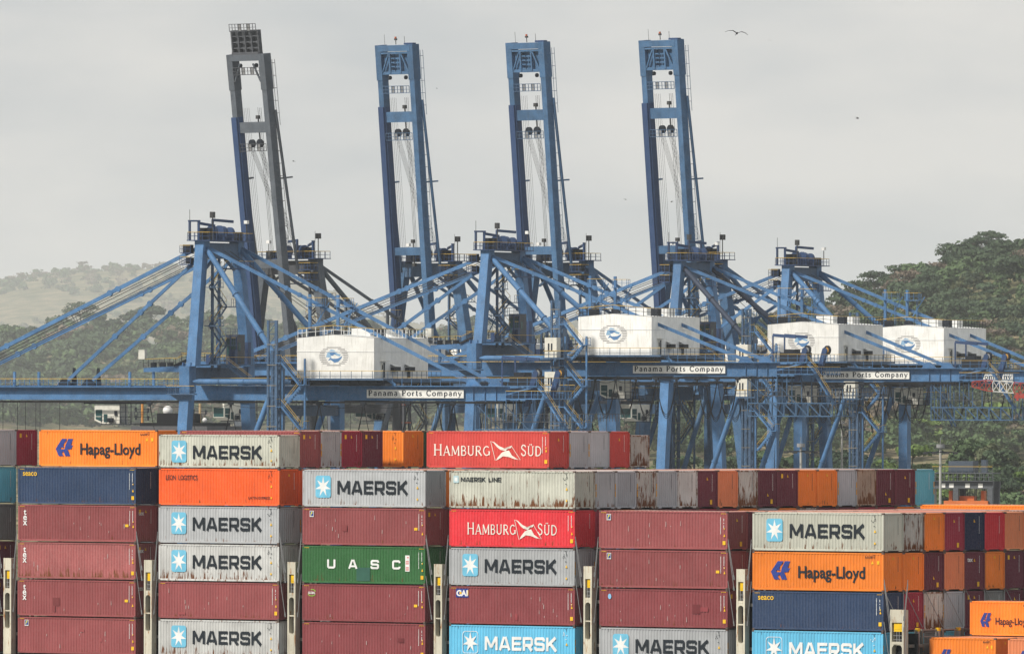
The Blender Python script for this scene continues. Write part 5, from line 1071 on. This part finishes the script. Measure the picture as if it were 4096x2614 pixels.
# ------------------------------------------------------------------ other things around the port
def high_mast(px, ytop, Y, label, zb=Q0):
    p_ = at(px, ytop, Y); t = empty('high_mast_light', (p_.x, Y, zb)); tag(t, label, 'light mast', 'high mast lights on the port ground'); H_ = p_.z-zb
    o = MB().tube([(0, 0, 0), (0, 0, H_)], [.3, .16], 10).build('mast', flat('mast_concrete', (.42, .41, .38), .8), t); smooth(o)
    MB().disc((0, 0, H_-.25), (0, 0, 1), .55, .5, 12).tube([(0, 0, H_), (0, 0, H_+.9)], .04, 4).build('mast_head', m_steel, t)
    rg = MB()
    for i in range(16): a, b_ = (2*math.pi*i/16, 2*math.pi*(i+1)/16); rg.beam((2.1*math.cos(a), 2.1*math.sin(a), H_-1.1), (2.1*math.cos(b_), 2.1*math.sin(b_), H_-1.1), .12, .12)
    for i in range(4): a = math.pi*i/2; rg.beam((0, 0, H_-1.0), (2.1*math.cos(a), 2.1*math.sin(a), H_-1.1), .1, .1)
    rg.build('lamp_ring', m_iron, t)
    for i in range(8): a = 2*math.pi*(i+.5)/8; MB().cbox((2.15*math.cos(a), 2.15*math.sin(a), H_-1.2), (.6, .6, .28)).build('floodlight', m_lamp, t)
high_mast(3204, 1770, 1560, 'high mast light with round lamp ring in front of the last crane legs')
high_mast(3762, 1772, 1560, 'high mast light with round lamp ring standing clear beside the turquoise container')
high_mast(3368, 1680, 1990, 'thin pale high mast light further back between the crane legs')
# rubber-tyred yard crane with orange spreader
yc = empty('yard_gantry_crane', (at(3862, 1900, 1720).x, 1720, Q0), R(-18)); tag(yc, 'grey yard gantry crane with orange spreader, beyond the turquoise container', 'crane')
m_yc = painted('yard_crane_paint', (.07, .078, .088), .6, .7, .2, .3); zt = at(0, 1925, 1720).z-Q0
for y in (-1.8, 1.8): MB().box(-4.6, 4.9, y-.3, y+.3, zt-.9, zt+.2).build('top_beam', m_yc, yc)
for x in (-.9, 4.4):
    for y in (-1.8, 1.8): MB().box(x-.4, x+.4, y-.35, y+.35, 0, zt-.7).build('leg', m_yc, yc)
MB().rail([(-4.6, -2.6, zt+.3), (5.0, -2.6, zt+.3)], 1.1, .7, .09, True, 0).box(-4.6, 5.0, -2.7, -2.1, zt+.2, zt+.3).build('walkway', [m_yc, m_yrail], yc)
MB().rail([(-4.5, -2.2, zt+1.5), (4.8, -2.2, zt+1.5)], .9, .9, .06).box(-4.5, 4.8, -2.4, 2.4, zt+1.35, zt+1.5).build('trolley_deck', [m_yc, m_yrail], yc)
MB().box(-2.2, 1.6, -1.5, 1.5, zt+1.5, zt+3.2).box(2.6, 3.4, -.5, .5, zt+1.5, zt+3.4).build('winch_house', painted('yard_winch_paint', (.06, .08, .11), .5, .5, .1), yc)
MB().box(-2.6, 4.2, -2.6, -1.0, zt-3.5, zt-2.7).box(-1, 1.6, -.8, .8, zt-2.7, zt-2.0).box(-2.4, -1.9, -.6, .6, zt-2.7, zt-1.2).box(2.6, 3.1, -.6, .6, zt-2.7, zt-1.2).build('spreader', painted('spreader_orange', (.68, .17, .04), .5, .6, .25), yc)
rp = MB()
for x in (-2.1, -1.2, .2, 1.6, 2.8):
    for y in (-.5, .5): rp.tube([(x, y, zt-2.6), (x, y, zt+1.4)], .06, 4)
rp.build('hoist_rope', m_rope, yc)
MB().box(-5.5, -4.7, -.9, .9, 0, zt+.2).box(-5.8, -5.55, -.3, .3, 0, zt+.5).build('lift_column', m_steel, yc)
for x in (-3.2, -1.9, .6, 2.6): MB().box(x, x+.7, -2.16, -2.11, zt-.75, zt-.1).build('number_plate', m_sign, yc)
# red and white lattice jib in front of the last cranes
Yj = 1600; j0 = at(3888, 1532, Yj); j1 = at(4330, 1568, Yj)
jb = empty('lattice_jib_crane', (j1.x, Yj, Q0)); tag(jb, 'red and white lattice crane jib reaching in front of the blue girders', 'crane')
m_jr = painted('jib_red', (.42, .06, .045), .55, .6, .15); m_jw = flat('jib_white', (.72, .71, .68), .5)
n = 16; a0 = j0-Vector((j1.x, Yj, Q0)); a1 = j1-Vector((j1.x, Yj, Q0))
def jib(i0, i1, mat):
    mb = MB()
    for i in range(i0, i1):
        p_, q = a0.lerp(a1, i/n), a0.lerp(a1, (i+1)/n); s0 = min(1, .45+i*.25); s1 = min(1, .45+(i+1)*.25)
        cr_ = lambda c_, s: [c_+Vector((0, y*.55, z*s)) for y, z in ((-1, -.75), (1, -.75), (1, .75), (-1, .75))]
        A, B2 = cr_(p_, s0), cr_(q, s1)
        for k in range(4): mb.beam(A[k], B2[k], .13, .13); mb.beam(A[k], B2[(k+1) % 4], .07, .07); mb.beam(A[k], A[(k+1) % 4], .07, .07)
        mb.beam(A[0], B2[3], .07, .07)
    mb.build('jib_section', mat, jb)
jib(0, 3, m_jr); jib(3, 6, m_jw); jib(6, n, m_jr)
MB().cbox(a0.lerp(a1, .47)+Vector((0, 0, -1.1)), (2.6, 1.5, .5)).cbox(a0.lerp(a1, .41)+Vector((0, 0, -1.2)), (.3, 1.6, 1.1)).cbox(a0.lerp(a1, .53)+Vector((0, 0, -1.2)), (.3, 1.6, 1.1)).build('jib_trolley', m_jr, jb)
MB().lattice((-1, -1, 0), (-1, -1, a1.z), (1, -1, 0), (1, -1, a1.z), 14, .16).lattice((-1, 1, 0), (-1, 1, a1.z), (1, 1, 0), (1, 1, a1.z), 14, .16).lattice((-1, -1, 0), (-1, -1, a1.z), (-1, 1, 0), (-1, 1, a1.z), 14, .16).lattice((1, -1, 0), (1, -1, a1.z), (1, 1, 0), (1, 1, a1.z), 14, .16).build('tower', m_jr, jb)
# another vessel's funnel top and masts showing behind the containers
Yv = 1765; o = at(735, 1695, Yv); ms = empty('moored_vessel', (o.x, Yv, 0), R(-25)); tag(ms, 'vessel behind the containers showing black funnels, white radar domes and a mast', 'ship')
zt = o.z; m_fun = flat('funnel_black', (.012, .012, .014), .5)
MB().box(-6, 7, -6, 6, -2, zt-.4).build('superstructure', flat('vessel_grey', (.10, .10, .105), .6), ms); MB().box(-5, 5.5, -5, 5, zt-.4, zt+.1).build('top_deck', m_fun, ms)
MB().box(-3.6, .3, -2, 0, zt+.1, zt+1.55).box(-1.7, -1.5, -2.05, -2, zt+.1, zt+1.5).build('funnel', m_fun, ms); MB().box(1.6, 2.9, -2, 0, zt+.1, zt+1.5).build('funnel', m_fun, ms)
def dome(c, r_):
    mb = MB(); rings = 7; seg = 14
    for i in range(rings+1):
        a = math.pi*(.5-i/rings*.8); 
        for j in range(seg): mb.v.append((c[0]+r_*math.cos(a)*math.cos(j*2*math.pi/seg), c[1]+r_*math.cos(a)*math.sin(j*2*math.pi/seg), c[2]+r_*math.sin(a)))
    for i in range(rings):
        for j in range(seg): mb.f.append([i*seg+j, i*seg+(j+1) % seg, (i+1)*seg+(j+1) % seg, (i+1)*seg+j]); mb.m.append(0)
    return smooth(mb.build('radar_dome', m_roofw, ms))
dome((-2.3, -.9, zt+1.95), .75); dome((3.9, -.6, zt+.5), .38)
for name, px, ybot, ytop, mt in (('mast', 567, 1708, 1608, flat('mast_orange', (.6, .27, .07), .6)), ('mast', 801, 1700, 1615, flat('mast_buff', (.5, .36, .2), .6))):
    p_ = at(px, ytop, Yv); lx = (p_.x-o.x)/math.cos(R(25)); h_ = p_.z; mb = MB(); mb.tube([(lx, 0, zt-1.5), (lx, 0, h_)], .2, 8)
    mb.mi = 1
    for z in (h_-1.2, h_-2.4): mb.beam((lx-1.4, 0, z), (lx+1.4, 0, z), .1, .1); mb.box(lx-1.2, lx-1.0, -.1, .1, z-.4, z+.3).box(lx+.9, lx+1.1, -.1, .1, z-.5, z+.2)
    mb.rail([(lx-1.1, -.5, h_-2.4), (lx+1.1, -.5, h_-2.4)], .8, .5, .06, True, 1); mb.build(name, [mt, m_iron], ms)
# birds
def bird_mesh(sp):
    mb = MB(); pr = [(-.5, .02, .0), (-.35, .05, .05), (-.1, .11, .1), (.15, .09, .09), (.32, .05, .06), (.45, .02, .02)]; n = 8
    for x, ry, rz in pr:
        for i in range(n): a = 2*math.pi*i/n; mb.v.append((x, ry*math.cos(a), rz*math.sin(a)))
    for k in range(len(pr)-1):
        for i in range(n): mb.f.append([k*n+i, k*n+(i+1) % n, (k+1)*n+(i+1) % n, (k+1)*n+i]); mb.m.append(0)
    for s in (-1, 1):
        pts = [(0, .06, .05, .3), (-.02, .45, .24, .26), (-.12, .85, .2, .17), (-.34, 1.2, .05, .04)]
        b0 = len(mb.v)
        for x, y, z, c in pts: mb.v += [(x+c*.6, s*y, z), (x-c*.5, s*y, z-.01), (x, s*y, z+.025)]
        for k in range(3):
            for i in range(3): q = [b0+k*3+i, b0+k*3+(i+1) % 3, b0+(k+1)*3+(i+1) % 3, b0+(k+1)*3+i]; mb.f.append(q if s > 0 else q[::-1]); mb.m.append(0)
    mb.add([(-.45, 0, .01), (-.95, .07, 0), (-.95, -.07, 0), (-.5, 0, -.02)], [(0, 1, 2), (3, 2, 1), (0, 3, 1), (0, 2, 3)])
    return smooth(link('bird', mb.mesh('bird', [flat('bird_black', (.02, .02, .022), .7)])), 60)
b0 = bird_mesh(1); b0.location = at(2945, 132, 1000); b0.rotation_euler = (R(8), R(-14), R(78)); b0.scale = (.85, .85, .85); tag(b0, 'large black seabird gliding with bent wings, high beside the raised booms', 'bird', 'birds in the sky')
for px, py, Y, s, rz in ((3428, 471, 1300, .45, 20), (1172, 647, 1500, .35, 160), (2500, 797, 1500, .3, 40), (2685, 806, 1400, .35, 200), (1745, 355, 1600, .25, 30), (3077, 160, 1600, .25, 80)):
    c = b0.copy(); COL.objects.link(c); c.location = at(px, py, Y); c.scale = (s, s, s); c.rotation_euler = (R(10), 0, R(rz)); c['label'] = 'tiny distant dark bird in the open sky'
# ------------------------------------------------------------------ haze
hz = MB().box(-6500, 6500, -420, 35900, -12, 420).build('haze', flat('haze_placeholder', (1, 1, 1))); hm = bpy.data.materials.new('hazy_air'); hm.use_nodes = True; nt = hm.node_tree; nt.nodes.clear()
ov = nd(nt, 'ShaderNodeOutputMaterial'); pv = nd(nt, 'ShaderNodeVolumePrincipled'); pv.inputs['Color'].default_value = (.94, .97, 1, 1); pv.inputs['Density'].default_value = 2.8e-5; pv.inputs['Anisotropy'].default_value = 0
nt.links.new(pv.outputs[0], ov.inputs['Volume']); hz.data.materials.clear(); hz.data.materials.append(hm); tag(hz, 'pale humid haze filling the air over the port', 'haze', kind='stuff')
hz.display_type = 'WIRE'
